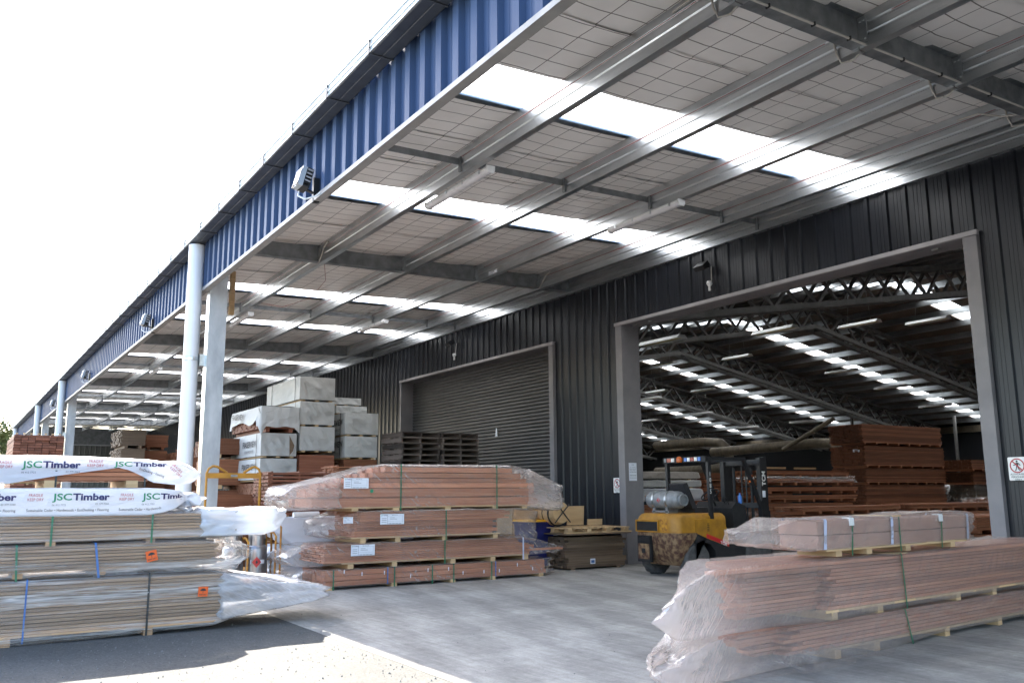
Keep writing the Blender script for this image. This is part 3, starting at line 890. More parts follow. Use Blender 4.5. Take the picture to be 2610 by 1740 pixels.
# prohibition signs
def person_figure(fn):
    mb = MB()
    def poly(p): mb.add([fn(a,b) for a,b in p], [tuple(range(len(p)))])
    poly([(.022*math.cos(t*math.pi/6), .095+.022*math.sin(t*math.pi/6)) for t in range(12)])
    poly([(-.03,.068),(.03,.066),(.028,.0),(.018,-.02),(-.022,-.02),(-.02,.02)])
    poly([(.02,.066),(.05,.045),(.075,.0),(.06,-.005),(.038,.03),(.02,.045)])
    poly([(-.02,.066),(-.05,.025),(-.085,.02),(-.085,.004),(-.042,.006),(-.018,.04)])
    poly([(-.022,-.02),(.0,-.02),(-.012,-.065),(-.03,-.115),(-.052,-.112),(-.03,-.06)])
    poly([(0,-.02),(.02,-.02),(.034,-.06),(.068,-.10),(.052,-.114),(.014,-.07)])
    return mb
def sign(x, z, w, h, label, y=YW-.042):
    t = thing('sign', label, 'sign', (x,y,z), 0, 'no pedestrian signs beside the open doorway')
    k = w/.24
    r = .018*k
    pts = []
    for cx, cz, a0 in ((w/2-r,h/2-r,0),(-w/2+r,h/2-r,90),(-w/2+r,-h/2+r,180),(w/2-r,-h/2+r,270)):
        for a in range(0,91,30): pts.append((cx+r*math.cos(R(a0+a)), cz+r*math.sin(R(a0+a))))
    obj('plate', MB().prism(pts, 1, -.002, .002), M['white'], t)
    cz = h*.13; ro, ri = .098*k, .082*k
    mb = MB(); n = 40
    for i in range(n):
        a = 2*math.pi*i/n; mb.v += [(ro*math.cos(a),-.0032,cz+ro*math.sin(a)),(ri*math.cos(a),-.0032,cz+ri*math.sin(a))]
    for i in range(n): mb.f.append((2*i,2*((i+1)%n),2*((i+1)%n)+1,2*i+1))
    d = Vector((.707,0,-.707)); e = Vector((.707,0,.707))*.0085*k; c = Vector((0,-.0042,cz))
    mb.add([c-d*ri*1.02-e, c+d*ri*1.02-e, c+d*ri*1.02+e, c-d*ri*1.02+e], [(0,1,2,3)])
    obj('prohibition_ring', mb, M['sign_red'], t)
    obj('walking_figure', person_figure(lambda a,b: (a*k*.62,-.0036,cz+b*k*.62)), M['ink'], t)
    for i, s in enumerate(('AUTHORISED','PERSONNEL','ONLY')):
        lettering('lettering', s, .033*k, lambda a,b,i=i: (a,-.0034,-h*.27-i*.036*k+b), M['ink'], t, .01, 'CENTER', world=False)
sign(-6.175, 1.725, .235, .305, 'white prohibition sign with red circle and walking man, right of the doorway', YW-.075)
sign(-14.48, 1.605, .235, .31, 'white prohibition sign with red circle and walking man, left of the doorway')
# paper notice on the jamb, facing along the wall
t = thing('notice', 'pale paper notice with lines of text taped to the grey door jamb', 'notice', (D1[0]+.2015,YW+.12,1.88))
obj('sheet', MB().box(0,.002,-.105,.105,-.185,.185), M['paper'], t)
for i, (s,b,z) in enumerate((('STOP',.02,.135),('ALL VISITORS',.0,.08),('MUST REPORT',.025,.035),('TO THE OFFICE',.025,-.012),('SAFETY SHOES',.025,-.085),('MUST BE WORN',.0,-.135))):
    lettering('lettering', s, .026, lambda a,bb,z=z: (.0035,a,z+bb), M['grey_ink'], t, b, 'CENTER', world=False)
# timber batten hung from the purlin beside the column
t = thing('timber_batten', 'short brown timber batten hanging from the canopy beside the main column', 'batten', (-17.3,4.45,5.05))
obj('plank', MB().box(-.05,.05,-.045,.045,-.06,.82), M['pine'], t)
obj('hook', MB().tube([(0,-.05,.12),(.0,-.12,.10),(0,-.14,.14)], .012, 6), M['galv'], t)
# lights hung inside the warehouse
def bay_light(x, y, z, label):
    t = thing('pendant_light', label, 'light', (x,y,z), 0, 'fluorescent lights hung in the warehouse')
    L = .72
    obj('reflector', MB().prism([(-.17,-.03),(-.085,.065),(.085,.065),(.17,-.03),(.155,-.03),(.075,.05),(-.075,.05),(-.155,-.03)], 0, -L, L), M['white'], t)
    for s in (-L, L-.006): obj('end_plate', MB().prism([(-.17,-.03),(-.085,.065),(.085,.065),(.17,-.03)], 0, s, s+.006), M['white'], t)
    for s in (-1,1): obj('tube', MB().tube([(-L+.02,s*.07,0),(L-.02,s*.07,0)], .018, 8), M['yellow_tube'], t)
    for s in (-1,1): obj('chain', MB().tube([(s*L*.6,0,.06),(s*L*.45,0,zi(y)-z-.05)], .006, 4), M['galv'], t)
M['yellow_tube'] = simple('aged_fluorescent_tube', (.80,.74,.40), (.72,.66,.34), .3)
for i, (x,y,z,l) in enumerate((
    (-15.83,14.54,5.12,'white pendant light with yellowed tubes, nearest the left door jamb'),
    (-16.16,19.06,5.87,'white pendant light under the first truss, second from the left jamb'),
    (-17.09,24.19,6.71,'white pendant light with yellowed tubes near the middle of the doorway top'),
    (-16.22,26.57,6.91,'white pendant light seen edge on near the right end of the first truss'),
    (-28.29,26.02,7.01,'dim pendant light just inside the left jamb below the second truss'),
    (-24.71,26.78,6.87,'small pendant light hanging clear below the second truss'),
    (-22.34,30.22,6.24,'pendant light against the middle roof strip, upper one of three'),
    (-32.5,29.38,6.4,'small pendant light by the left jamb just under the left roof strip'),
    (-33.94,30.25,6.24,'small pendant light by the left jamb above the lowest roof strip'),
    (-30.04,30.12,6.26,'dim pendant light below the left roof strip, uppermost of its line'),
    (-22.05,33.02,5.73,'yellowish pendant light against the middle roof strip, second of three'),
    (-22.23,36.41,5.12,'pendant light against the middle roof strip, lowest of three'),
    (-33.84,33.74,5.6,'small pendant light between the two left roof strips'),
    (-33.81,37.17,4.98,'faint pendant light low between the two left roof strips, above the duct'),
    (-29.93,33.64,5.62,'dim pendant light in the middle of the line below the left roof strip'),
    (-29.95,37.04,5.0,'faint pendant light beside the lower end of the left roof strip'),
    (-38.12,33.97,5.56,'tiny pendant light low beside the left door jamb'))):
    bay_light(x,y,z,l)
# extraction ducts at the back of the shed
def duct(name, pts, r, label, loc):
    t = thing(name, label, 'duct', loc)
    d = obj('pipe', MB().tube(pts, r, 18), M['duct'], t, world=True, sm=50)
    for a, b in zip(pts, pts[1:]):
        a, b = Vector(a), Vector(b); L = (b-a).length
        for k in range(int(L/1.2)):
            p = a.lerp(b,(k+.5)*1.2/L); q = p+(b-a).normalized()*.05
            obj('joint_ring', MB().tube([p,q], r*1.04, 18), M['duct'], d, world=True)
duct('duct', [(-29.5,30,3.28),(-23.6,30,3.40),(-22.9,30,3.36),(-22.6,30,3.1),(-22.55,30,2.6)], .21, 'long pale extraction duct running behind the tall red timber stack', (-26,30,3.3))
duct('duct', [(-34.5,31,3.85),(-31,31,3.86),(-29.9,31,3.75),(-29.45,31,3.4),(-29.4,31,2.9),(-29.8,31,2.6),(-30.6,31,2.52),(-34.5,31,2.5)], .23, 'pale extraction duct with a wide bend above the forklift', (-31,31,3.3))
duct('duct', [(-25.0,29.6,3.2),(-22.4,29.6,4.3)], .09, 'thin slanting duct rising to the tall red timber stack', (-24,29.6,3.6))

# ================================================================== TREES BEHIND THE YARD
def tree(x, y, h, r, label, seed):
    rnd = random.Random(seed)
    t = thing('tree', label, 'tree', (x,y,0), 0, 'trees beyond the yard')
    tr = MB().tube([(0,0,0),(.15,.1,h*.3),(.05,-.1,h*.55),(.1,0,h*.8)], [.32,.26,.17,.06], 9)
    tips = []
    for i in range(9):
        a = rnd.uniform(0,6.28); z = h*rnd.uniform(.3,.62); l = r*rnd.uniform(.55,.95)
        e = (math.cos(a)*l, math.sin(a)*l, z+rnd.uniform(.12,.3)*h)
        tr.tube([(.1,0,z),(e[0]*.5,e[1]*.5,z+(e[2]-z)*.6),e], [.1,.06,.02], 6); tips.append(e)
    obj('trunk', tr, M['bark'], t)
    cr = MB()
    cl = [(rnd.uniform(-1,1),rnd.uniform(-1,1),rnd.uniform(-.7,1)) for _ in range(42)]
    cl = [Vector(c).normalized()*rnd.uniform(.45,1) for c in cl]
    for c in cl:
        cc = Vector((c.x*r*.8, c.y*r*.8, h*.66+c.z*h*.30)); cr_ = rnd.uniform(.18,.34)*r
        for k in range(75):
            d = Vector((rnd.gauss(0,1),rnd.gauss(0,1),rnd.gauss(0,.7))); p = cc+d*cr_*.55
            n1 = Vector((rnd.gauss(0,1),rnd.gauss(0,1),rnd.gauss(0,1))).normalized(); n2 = n1.orthogonal()
            s = rnd.uniform(.12,.26)
            cr.add([p-n1*s, p+n2*s*.5, p+n1*s, p-n2*s*.5], [(0,1,2,3)])
    obj('crown', cr, M['leaf'], t)
tree(-92,2.6,8.8,4.0,'olive green tree at the far left behind the end of the canopy',3)
tree(-100,-4.5,9.2,4.4,'larger pale tree at the left edge of the photo',5)
tree(-112,7.5,9.0,4.2,'hazy tree farthest back past the end of the gutter',8)
# ================================================================== TIMBER PACKS
BOARD = {}
def board_mesh(w, t, L, mat):
    key = (round(w,3),round(t,4),round(L,2),mat)
    if key not in BOARD:
        me = MB().box(-w/2,w/2,0,L,0,t).mesh('board'); me.materials.append(M[mat]); BOARD[key] = me
    return BOARD[key]
def ring_pts(w, h, n):
    """points round a rectangle, corner points included, with outward normals"""
    out = []; nx, nz = max(3,int(n*w/(w+h)/2)), max(3,int(n*h/(w+h)/2))
    r = .012
    for i in range(nz): out.append((0, h*(i+.0)/nz, 1, 0))
    for i in range(nx): out.append((-w*i/nx, h, 0, 1))
    for i in range(nz): out.append((-w, h-h*i/nz, -1, 0))
    for i in range(nx): out.append((-w+w*i/nx, 0, 0, -1))
    return out
def wrap(parent, st, w, mat, seed=0, amp=.012, fy=2.2, fz=7., step=.07, pinch=None, n=54, name='wrap', caps=True, x0=.012, sm=180, endamp=2.2, shear=None):
    """film round a pack: st = [(y, z_low, z_high, (inset))], front face at local x = x0, depth w"""
    ya, yb = st[0][0], st[-1][0]
    ny = max(6, int((yb-ya)/step)); mb = MB()
    ref = ring_pts(1,1,n); k = len(ref)
    for j in range(ny+1):
        y = ya+(yb-ya)*j/ny
        v = lerp(st, y); zl, zh = v[0], v[1]; ins = v[2] if len(v) > 2 else 0
        h = zh-zl; ed = min(y-ya, yb-y); e = 1+endamp*max(0, 1-ed/.45)
        for (px,pz,nx_,nz_) in ref:
            X = x0-ins+px*(w-2*ins); Z = zl+pz*h
            q = noise.noise((y*fy+seed, X*4+Z*fz, seed*1.7)); q2 = noise.noise((y*fy*3.1, Z*fz*2.3+X*9, seed+9))
            d = amp*e*(1.1*(1-2.2*abs(q))+.55*q2)
            ys_ = (shear[0]*(-px)+(shear[2]*pz if len(shear) > 2 else 0))*max(0,1-(y-ya)/shear[1]) if shear else 0
            mb.v.append((X+nx_*d, y+ys_+(.03*e*q2 if ed < .3 else 0), Z+nz_*d+(d if nz_ == 0 and pz > .9 else 0)))
    for j in range(ny):
        for i in range(k):
            mb.f.append((j*k+i, j*k+(i+1)%k, (j+1)*k+(i+1)%k, (j+1)*k+i))
    if caps:
        for j, sgn in ((0,-1),(ny,1)):
            ring = [Vector(mb.v[j*k+i]) for i in range(k)]; c = sum(ring, Vector())/k
            o = len(mb.v)
            for p in ring:
                q = c.lerp(p,.55); mb.v.append((q.x, q.y+sgn*.03*(1+noise.noise(q*6)), q.z))
            mb.v.append((c.x, c.y+sgn*.025, c.z))
            for i in range(k):
                a, b = j*k+i, j*k+(i+1)%k
                mb.f.append((a,b,o+(i+1)%k,o+i) if sgn > 0 else (b,a,o+i,o+(i+1)%k))
                mb.f.append((o+i,o+(i+1)%k,o+k))
    return obj(name, mb, mat, parent, sm=sm)
def strap(parent, y, zl, zh, w, mat, wd=.018, lean=0., x0=.02):
    r = .012
    rect = [(x0,zl),(x0,zh-.01),(x0-.01,zh+.006),(-w-.01,zh+.006),(-w-.02,zh-.01),(-w-.02,zl),(x0,zl)]
    mb = MB()
    for (x,z) in rect:
        yy = y+lean*(z-zl)/(zh-zl)
        mb.v += [(x,yy-wd/2,z),(x,yy+wd/2,z)]
    for i in range(len(rect)-1): mb.f.append((2*i,2*i+1,2*i+3,2*i+2))
    rect2 = [(x-.003 if x > 0 else x+.003, z) for x,z in rect]
    return obj('strap', mb, M[mat], parent)
def boards(parent, layers, ncol, bw, mat, rnd, gap=.006, only=None, zgap=.007, jx=.018, skew=0.):
    """layers: [(thickness, y0, y1, jitter)] from the bottom up, z given by the stack"""
    z = 0
    for li, (t, ya, yb, jit, z0) in enumerate(layers):
        for c in range(ncol):
            if only and not only(li, c, len(layers), ncol): continue
            L = round((yb-ya)/.05)*.05
            o = bpy.data.objects.new('board', board_mesh(bw-gap, t-zgap, L, mat))
            COL.objects.link(o); o.parent = parent
            o.location = (-bw*(c+.5)+rnd.uniform(-jx,0), ya+rnd.uniform(-jit,jit)+c*skew, z0)
def even(n, z0, t, ya, yb, jit): return [(t, ya, yb, jit, z0+i*t) for i in range(n)]
def skids(parent, ys, w, z0, h, L0, L1, mat='pine', bw=.09, rails=True):
    for y in ys:
        obj('bearer', MB().box(-w+.02,.012,y-bw/2,y+bw/2,z0,z0+h-.022 if rails else z0+h), M[mat], parent)
    if rails:
        for x in (-.035,-w/2,-w+.07):
            obj('skid_board', MB().box(x-.05,x+.05,L0,L1,z0+h-.021,z0+h), M[mat], parent)
def label_sheet(parent, y, z, w, h, x=.03, lines=True, tilt=0):
    l = obj('label_sheet', MB().box(x,x+.002,y,y+w,z,z+h), M['paper'], parent)
    mb = MB(); X = x+.0026
    def bar(a,b,c,d): mb.box(X,X+.0005,y+w*a,y+w*b,z+h*c,z+h*d)
    for a,b,c,d in ((.30,.31,.06,.94),(.31,.93,.83,.84),(.31,.93,.12,.13),(.31,.93,.30,.31),(.93,.935,.12,.84),(.04,.96,.03,.04)): bar(a,b,c,d)
    for k in range(3): bar(.06,.26,.22+.17*k,.26+.17*k)
    for k in range(4): bar(.36+.14*k,.46+.14*k,.07,.10)
    for k in range(2): bar(.4,.4+.3-.1*k,.5+.13*k,.53+.13*k)
    obj('print', mb, M['grey_ink'], l)
    lettering('lettering', 'JSC', h*.15, lambda a,b: (X+.001,y+w*.04+a,z+h*.83+b), M['green_ink'], l, .01, world=False)
    lettering('lettering', 'Timber', h*.15, lambda a,b: (X+.001,y+w*.125+a,z+h*.83+b), M['navy_ink'], l, .02, world=False)
    lettering('lettering', 'PACKING SLIP', h*.10, lambda a,b: (X+.001,y+w*.48+a,z+h*.87+b), M['ink'], l, world=False)
    return l
def hazard_sticker(parent, y, z, s, ang, x=.03):
    ca, sa = math.cos(R(ang)), math.sin(R(ang))
    P = lambda a,b,d=0: (x+d, y+a*ca-b*sa, z+a*sa+b*ca)
    o = obj('sticker', MB().add([P(-s,-s),P(s,-s),P(s,s),P(-s,s),P(-s,-s,-.002),P(s,-s,-.002),P(s,s,-.002),P(-s,s,-.002)], [(0,1,2,3),(0,4,5,1),(1,5,6,2),(2,6,7,3),(3,7,4,0)]), M['orange'], parent)
    u = [P(s*.62*math.cos(R(a)),s*.15+s*.5*math.sin(R(a)),.001) for a in range(0,181,20)]
    mb = MB().add(u,[tuple(range(len(u)))])
    mb.add([P(-s*.05,-s*.35,.001),P(s*.05,-s*.35,.001),P(s*.05,s*.2,.001),P(-s*.05,s*.2,.001)],[(0,1,2,3)])
    obj('umbrella_mark', mb, M['ink'], o)
    lettering('lettering', 'KEEP DRY', s*.36, lambda a,b: P(a,b-s*.72,.001), M['ink'], o, .02, 'CENTER', world=False)
def pack(label, x, y, z, rz=0, group=None, cat='timber pack', name='timber_pack'):
    return thing(name, label, cat, (x,y,z), rz, group)
rnd = random.Random(21)

# ------------------------------------------------------------------ left stack (faces +x at x = -10.2)
XL = -10.2
GL = 'packs in the wrapped stack at the left edge'
# lowest
t = pack('lowest wide pack of greyish boards in the left stack, with a dark strap', XL, 0, 0, 0, GL)
skids(t, [-1.3,-.2,.6,1.92], 1.15, .0, .10, -1.7, 2.7, 'greyed')
lay = []
for i in range(14):
    lay.append((.036, -1.75, 2.70+(.2 if i == 11 else 0)+(.45 if i in (5,6) else 0)+(.72 if i in (7,8) else 0)+(.25 if i == 9 else 0), .06, .10+i*.036))
boards(t, lay, 8, .14, 'greyed', rnd, jx=.03)
wrap(t, [(-1.85,.005,.62),(1.2,.01,.62),(2.60,.05,.625),(2.80,.11,.585),(3.05,.14,.52),(3.4,.18,.455),(3.7,.22,.42),(3.86,.26,.37)], 1.15, M['film_streak'], 3, .009, 1.2, 16, endamp=1.6)
wrap(t, [(2.66,.10,.60),(2.80,.115,.575),(3.05,.145,.515),(3.4,.185,.45),(3.68,.225,.41),(3.9,.27,.36)], 1.16, M['film_tail'], 37, .012, 2.4, 11, name='end_film', x0=.026, endamp=1.8)
strap(t, 1.90, .0, .636, 1.13, 'black_strap', .022)
strap(t, .75, .02, .63, 1.13, 'blue_strap', .016)
hazard_sticker(t, 2.46, .415, .052, -2, .035)
# white inner sheet over the long boards
sh = MB(); ny, nx_ = 26, 10
for j in range(ny+1):
    yy = 1.35+2.35*j/ny; zz = .636-.07*max(0,min(1,(yy-2.5)/.3))-.13*max(0,(yy-2.8))/.9
    for i in range(nx_+1):
        xx = .015-1.14*i/nx_
        sh.v.append((xx, yy+.05*noise.noise((xx*4,1,2)), zz+.014*fbm(xx*2.5,yy*2.2,4)))
for j in range(ny):
    for i in range(nx_): q = j*(nx_+1)+i; sh.f.append((q,q+1,q+nx_+2,q+nx_+1))
obj('cover_sheet', sh, M['film_white'], t, sm=180)
# second
t = pack('second pack from the ground in the left stack, greyish boards, blue strap', XL, 0, .62, 0, GL)
skids(t, [-1.2,-.1,.66,1.42], 1.12, .025, .05, -1.7, 2.4, 'greyed', rails=False)
boards(t, even(8,.078,.033,-1.75,2.62,.10), 8, .137, 'greyed', rnd, jx=.03)
wrap(t, [(-1.85,.03,.34),(2.60,.02,.35),(2.78,.03,.33),(2.88,.10,.28),(2.95,.15,.24)], 1.12, M['film_streak'], 8, .010, 1.3, 15, endamp=3)
strap(t, 1.40, .0, .35, 1.1, 'blue_strap', .022, -.05)
strap(t, .65, .0, .35, 1.1, 'green_strap', .02, -.02)
hazard_sticker(t, 1.905, .20, .056, 12, .035)
# third
t = pack('third pack from the ground in the left stack, pale boards ending in white plastic', XL, 0, .955, 0, GL)
skids(t, [-1.2,-.1,.93,1.89], 1.12, .0, .045, -1.7, 2.3, 'greyed', rails=False)
lay = []
for i in range(8): lay.append((.033,-1.75,2.60+(.28 if i in (4,6) else 0)+(.15 if i in (1,2) else 0),.08,.046+i*.033))
boards(t, lay, 8, .137, 'greyed', rnd, jx=.03)
wrap(t, [(-1.85,.035,.31),(2.55,.035,.32),(2.8,.05,.32)], 1.12, M['film_streak'], 15, .008, 1.2, 17, endamp=1)
strap(t, .93, .0, .315, 1.1, 'green_strap', .02)
strap(t, 1.895, .0, .32, 1.1, 'green_strap', .02)
wrap(t, [(2.42,.055,.318),(2.75,.05,.33),(3.05,.06,.33),(3.22,.075,.335),(3.30,.11,.33,.02),(3.34,.2,.31,.14),(3.42,.25,.30,.3),(3.46,.26,.30,.33)], 1.15, M['film_white'], 33, .014, 2.6, 8, name='end_cover', x0=.022, endamp=2.5)
# printed white pack
def front_fn(st, seed, amp, fy, fz, x0, proud=.010):
    """maps (y, z) on the flat front of a wrap onto its crumpled surface"""
    ya, yb = st[0][0], st[-1][0]; zn = lerp(st, (ya+min(yb,1.5))/2)
    z_lo, z_hi = zn[0], zn[1]
    def fn(y, z):
        v = lerp(st, y); zl, zh = v[0], v[1]; ins = v[2] if len(v) > 2 else 0
        k = (z-z_lo)/(z_hi-z_lo); Z = zl+k*(zh-zl); X = x0-ins
        ed = min(y-ya, yb-y); e = 1+2.2*max(0, 1-ed/.45)
        q = noise.noise((y*fy+seed, X*4+Z*fz, seed*1.7)); q2 = noise.noise((y*fy*3.1, Z*fz*2.3+X*9, seed+9))
        return (X+amp*e*(1.1*(1-2.2*abs(q))+.55*q2)+proud, y, Z)
    return fn
def brand_print(par, fn, y0, zb, k=1.0, full=True, red=True, tag=True):
    """one repeat of the printed panel, its big letters starting at y0 on baseline zb"""
    P = lambda dy, dz: (lambda a, b: fn(y0+dy+a, zb+dz+b))
    lettering('lettering', 'JSC', .094*k, P(0,0), M['green_ink'], par, .018, width=.182*k, world=False)
    lettering('lettering', 'Timber', .094*k, P(.190*k,0), M['navy_ink'], par, .035, width=.350*k, world=False)
    if red:
        lettering('lettering', 'FRAGILE', .040*k, P(-.212*k,.036*k), M['red_ink'], par, .0, width=.125*k, world=False)
        lettering('lettering', 'KEEP DRY', .040*k, P(-.222*k,-.006*k), M['red_ink'], par, .0, width=.145*k, world=False)
    lettering('lettering', '06 412 7722', .026*k, P(0,-.057*k), M['grey_ink'], par, world=False)
    lettering('lettering', '03 379 2260', .026*k, P(.405*k,-.048*k), M['grey_ink'], par, world=False)
    if tag: lettering('lettering', 'Sustainable Cedar \u2022 Hardwoods \u2022 EcoDecking \u2022 Flooring', .0385*k, P(-.225*k,-.112*k), M['ink'], par, .004, width=.765*k, world=False)
t = pack('white plastic wrapped pack with printed lettering, tied off, under the topmost left pack', XL, 0, 0, 0, GL, 'wrapped pack', 'wrapped_pack')
st = [(-1.9,1.265,1.535),(1.85,1.25,1.535),(2.0,1.275,1.525,.0),(2.12,1.31,1.51,.03),(2.2,1.36,1.49,.10),(2.245,1.395,1.46,.22),(2.28,1.40,1.455,.24),(2.33,1.36,1.48,.16),(2.40,1.345,1.47,.14),(2.46,1.385,1.44,.2),(2.50,1.40,1.425,.26)]
wp_ = wrap(t, st, 1.12, M['film_white'], 51, .006, 1.5, 8, .045, n=64, x0=.02)
fn = front_fn(st, 51, .006, 1.5, 8, .02)
for y0 in (.05,.91,1.77):
    brand_print(wp_, fn, y0, 1.418, 1.0, tag=y0 < 1.5)
lettering('lettering', 'Sustainable Cedar \u2022 Hardwoods', .0385, lambda a,b: fn(1.545+a,1.306+b), M['ink'], wp_, .004, sx=.86, world=False)
# crumpled skirt under the tie
wrap(t, [(2.14,1.30,1.34,.3),(2.22,1.24,1.37,.26),(2.30,1.24,1.36,.24),(2.36,1.30,1.35,.3)], 1.12, M['film_grey'], 91, .016, 6, 9, .03, name='loose_film')
skids(t, [-1.0,.885,1.665], 1.1, 1.542, .075, -1.6, 2.0, 'pine', .115, rails=False)
# top pack: brown boards under a printed white sheet
t = pack('topmost brown board pack of the left stack, under a bunched white printed sheet', XL, 0, 1.617, 0, GL, 'wrapped pack', 'wrapped_pack')
boards(t, even(4,.0,.045,-1.7,1.86,.03), 7, .155, 'cedar', rnd)
for y in (.93,1.79): strap(t, y, -.07, .19, 1.1, 'black_strap', .02)
zf = [(-1.9,-.06),(.44,-.045),(.93,.045),(1.32,.105),(1.52,.135),(1.62,.11),(1.75,.05),(1.86,-.02),(2.14,-.05),(2.3,-.03),(2.42,.05)]
zt = [(-1.9,.25),(.8,.272),(1.25,.27),(1.9,.245),(2.05,.22),(2.2,.225),(2.35,.17),(2.42,.11)]
xo = [(-1.9,.02),(1.6,.02),(1.9,.03),(2.1,.0),(2.42,-.2)]
def drape(y, u):
    """u: 0 bottom of the front skirt, 1 top front edge, 2 top back edge, 3 bottom of the back"""
    a = lerp(zf,y)[0]; b = lerp(zt,y)[0]; x0 = lerp(xo,y)[0]; lo = x0+.012
    tp = b-.045
    if u <= 1: X, Z = x0+.02*(1-u)*abs(noise.noise((y*2,0,3))), a+(tp-a)*u
    elif u <= 2:
        k = u-1; X = x0-k*(1.12+2*(x0-.02)); Z = tp+.045*math.sin(math.pi*min(1,k*1.6)/2)
    else: X, Z = -1.10-(x0-.02)*1.0, b-(b-.02)*(u-2)
    e = 1+2.6*max(0,1-(2.42-y)/.5)
    q = noise.noise((y*1.8+3, X*4+Z*8, 2.2)); q2 = noise.noise((y*6,Z*20+X*8,5))
    d = .007*e*(1-2.2*abs(q)+.5*q2)
    return (X+(d if u <= 1 else 0), y, Z+(d if u > 1 else 0))
dm = MB(); ny, nu = 96, 42
for j in range(ny+1):
    y = -1.9+4.32*j/ny
    for i in range(nu+1): dm.v.append(drape(y,3*i/nu))
for j in range(ny):
    for i in range(nu): q = j*(nu+1)+i; dm.f.append((q,q+1,q+nu+2,q+nu+1))
o = len(dm.v); e = ny*(nu+1); c = sum((Vector(dm.v[e+i]) for i in range(nu+1)), Vector())/(nu+1)
dm.v.append((c.x,c.y+.04,c.z))
for i in range(nu): dm.f.append((e+i,e+i+1,o))
ds = obj('cover_sheet', dm, M['film_white'], t, sm=180)
def dfn(y, z):
    a = lerp(zf,y)[0]; tp = lerp(zt,y)[0]-.045
    u = min(1,max(0,(z-a)/(tp-a))); p = drape(y,u)
    return (p[0]+.009, y, max(z, p[2]) if z < a else z)
brand_print(ds, dfn, .61, .128, 1.0, tag=False)
brand_print(ds, dfn, -.26, .128, 1.0)
lettering('lettering', 'FRAGILE', .040, lambda a,b: dfn(1.225+a,.184+b), M['red_ink'], ds, 0, sx=.92, world=False)
lettering('lettering', 'KEEP DRY', .040, lambda a,b: dfn(1.21+a,.142+b), M['red_ink'], ds, 0, sx=.92, world=False)
lettering('lettering', 'JSC', .092, lambda a,b: dfn(1.47+a,.150+b*.75), M['green_ink'], ds, .018, width=.182, world=False)
lettering('lettering', 'Timber', .092, lambda a,b: dfn(1.66+a,.150+b*.7), M['navy_ink'], ds, .03, width=.35, world=False)
ca, sa = math.cos(R(-38)), math.sin(R(-38))
lettering('lettering', 'FRAGILE\nKEEP DRY', .042, lambda a,b: dfn(2.06+a*ca-b*sa,.165+a*sa+b*ca), M['red_ink'], ds, 0, sx=.92, world=False)
lettering('lettering', 'EcoDecking \u2022 Flooring', .036, lambda a,b: dfn(1.72+a*.93+b*.3,.115-a*.30+b), M['ink'], ds, .004, sx=.86, world=False)

# ------------------------------------------------------------------ middle stack (faces +x at x = -13.15)
XM = -13.15
GM = 'film wrapped packs in the middle stack'
t = pack('lowest pack of the middle stack, thick reddish boards with green and blue straps', XM, 0, 0, 0, GM)
skids(t, [5.06,6.15,7.22,8.0,9.0], 1.1, 0, .06, 5.0, 9.1, rails=False)
boards(t, even(3,.062,.078,5.0,9.10,.02), 7, .155, 'cedar', rnd)
wrap(t, [(4.55,.05,.22),(4.7,.03,.31),(4.98,.04,.31),(9.1,.05,.31),(9.22,.06,.30)], 1.1, M['film'], 61, .008, 1.6, 10)
for y in (5.12,6.15,6.83,7.23,7.97): strap(t, y, .0, .302, 1.1, 'green_strap', .022)
for y in (6.03,8.05): strap(t, y, .05, .302, 1.1, 'blue_strap', .018)
s = MB()
for i in range(11):
    y = 5.3+i*.36+rnd.uniform(-.1,.1); z = rnd.choice((.12,.2,.25)); s.box(.024,.027,y,y+.012,z,z+.055)
obj('staple_tie', s, M['paper'], t)
t = pack('second pack of the middle stack, its film drawn out to a point at right', XM, 0, .31, 0, GM)
skids(t, [5.4,6.15,7.22,8.0,8.68], 1.1, .0, .095, 5.25, 8.75)
lay = [(.031,4.95+.02*(i%3),8.75+(.12 if i in (3,4) else 0)-(.25*i/8 if i > 5 else 0),.012,.098+i*.031) for i in range(9)]
boards(t, lay, 8, .137, 'cedar', rnd, jx=.012)
o = bpy.data.objects.new('board', board_mesh(.13,.03,1.1,'cedar')); COL.objects.link(o); o.parent = t; o.location = (-.08,8.4,.145)
wrap(t, [(4.42,.14,.22),(4.6,.07,.30),(4.82,.06,.36),(5.1,.07,.385),(8.7,.075,.385),(8.9,.08,.34),(9.25,.10,.235,.02),(9.42,.115,.185,.05),(9.5,.13,.17,.06)], 1.1, M['film'], 72, .012, 1.5, 9)
strap(t, 7.06, .0, .382, 1.1, 'green_strap', .022)
strap(t, 8.62, .0, .375, 1.1, 'white_strap', .03)
label_sheet(t, 5.39, .195, .40, .17, .035)
t = pack('third pack of the middle stack, thin boards with two paper labels', XM, 0, .69, 0, GM)
skids(t, [5.6,6.2,7.06,8.05], 1.1, .0, .095, 5.4, 8.15)
lay = [(.0305,5.55-(.1 if i < 3 else 0),8.1-(.12 if i%3 == 0 else 0)+(.25 if i > 7 else 0),.012,.098+i*.0305) for i in range(13)]
boards(t, lay, 8, .137, 'cedar', rnd)
wrap(t, [(5.02,.16,.30),(5.2,.09,.40),(5.5,.07,.50),(8.1,.07,.505),(8.5,.05,.50),(8.72,-.02,.46),(8.9,-.03,.43)], 1.1, M['film'], 83, .014, 1.6, 9)
strap(t, 7.08, .0, .50, 1.1, 'green_strap', .022)
label_sheet(t, 5.875, .285, .42, .165, .035)
label_sheet(t, 5.25, .315, .16, .10, .035)
t = pack('top pack of the middle stack, thick reddish beams tapering at both ends under clear film', XM, 0, 1.19, 0, GM)
skids(t, [5.45,6.16,7.12,8.05,8.66], 1.1, .0, .065, 5.25, 8.85, 'pine', .11)
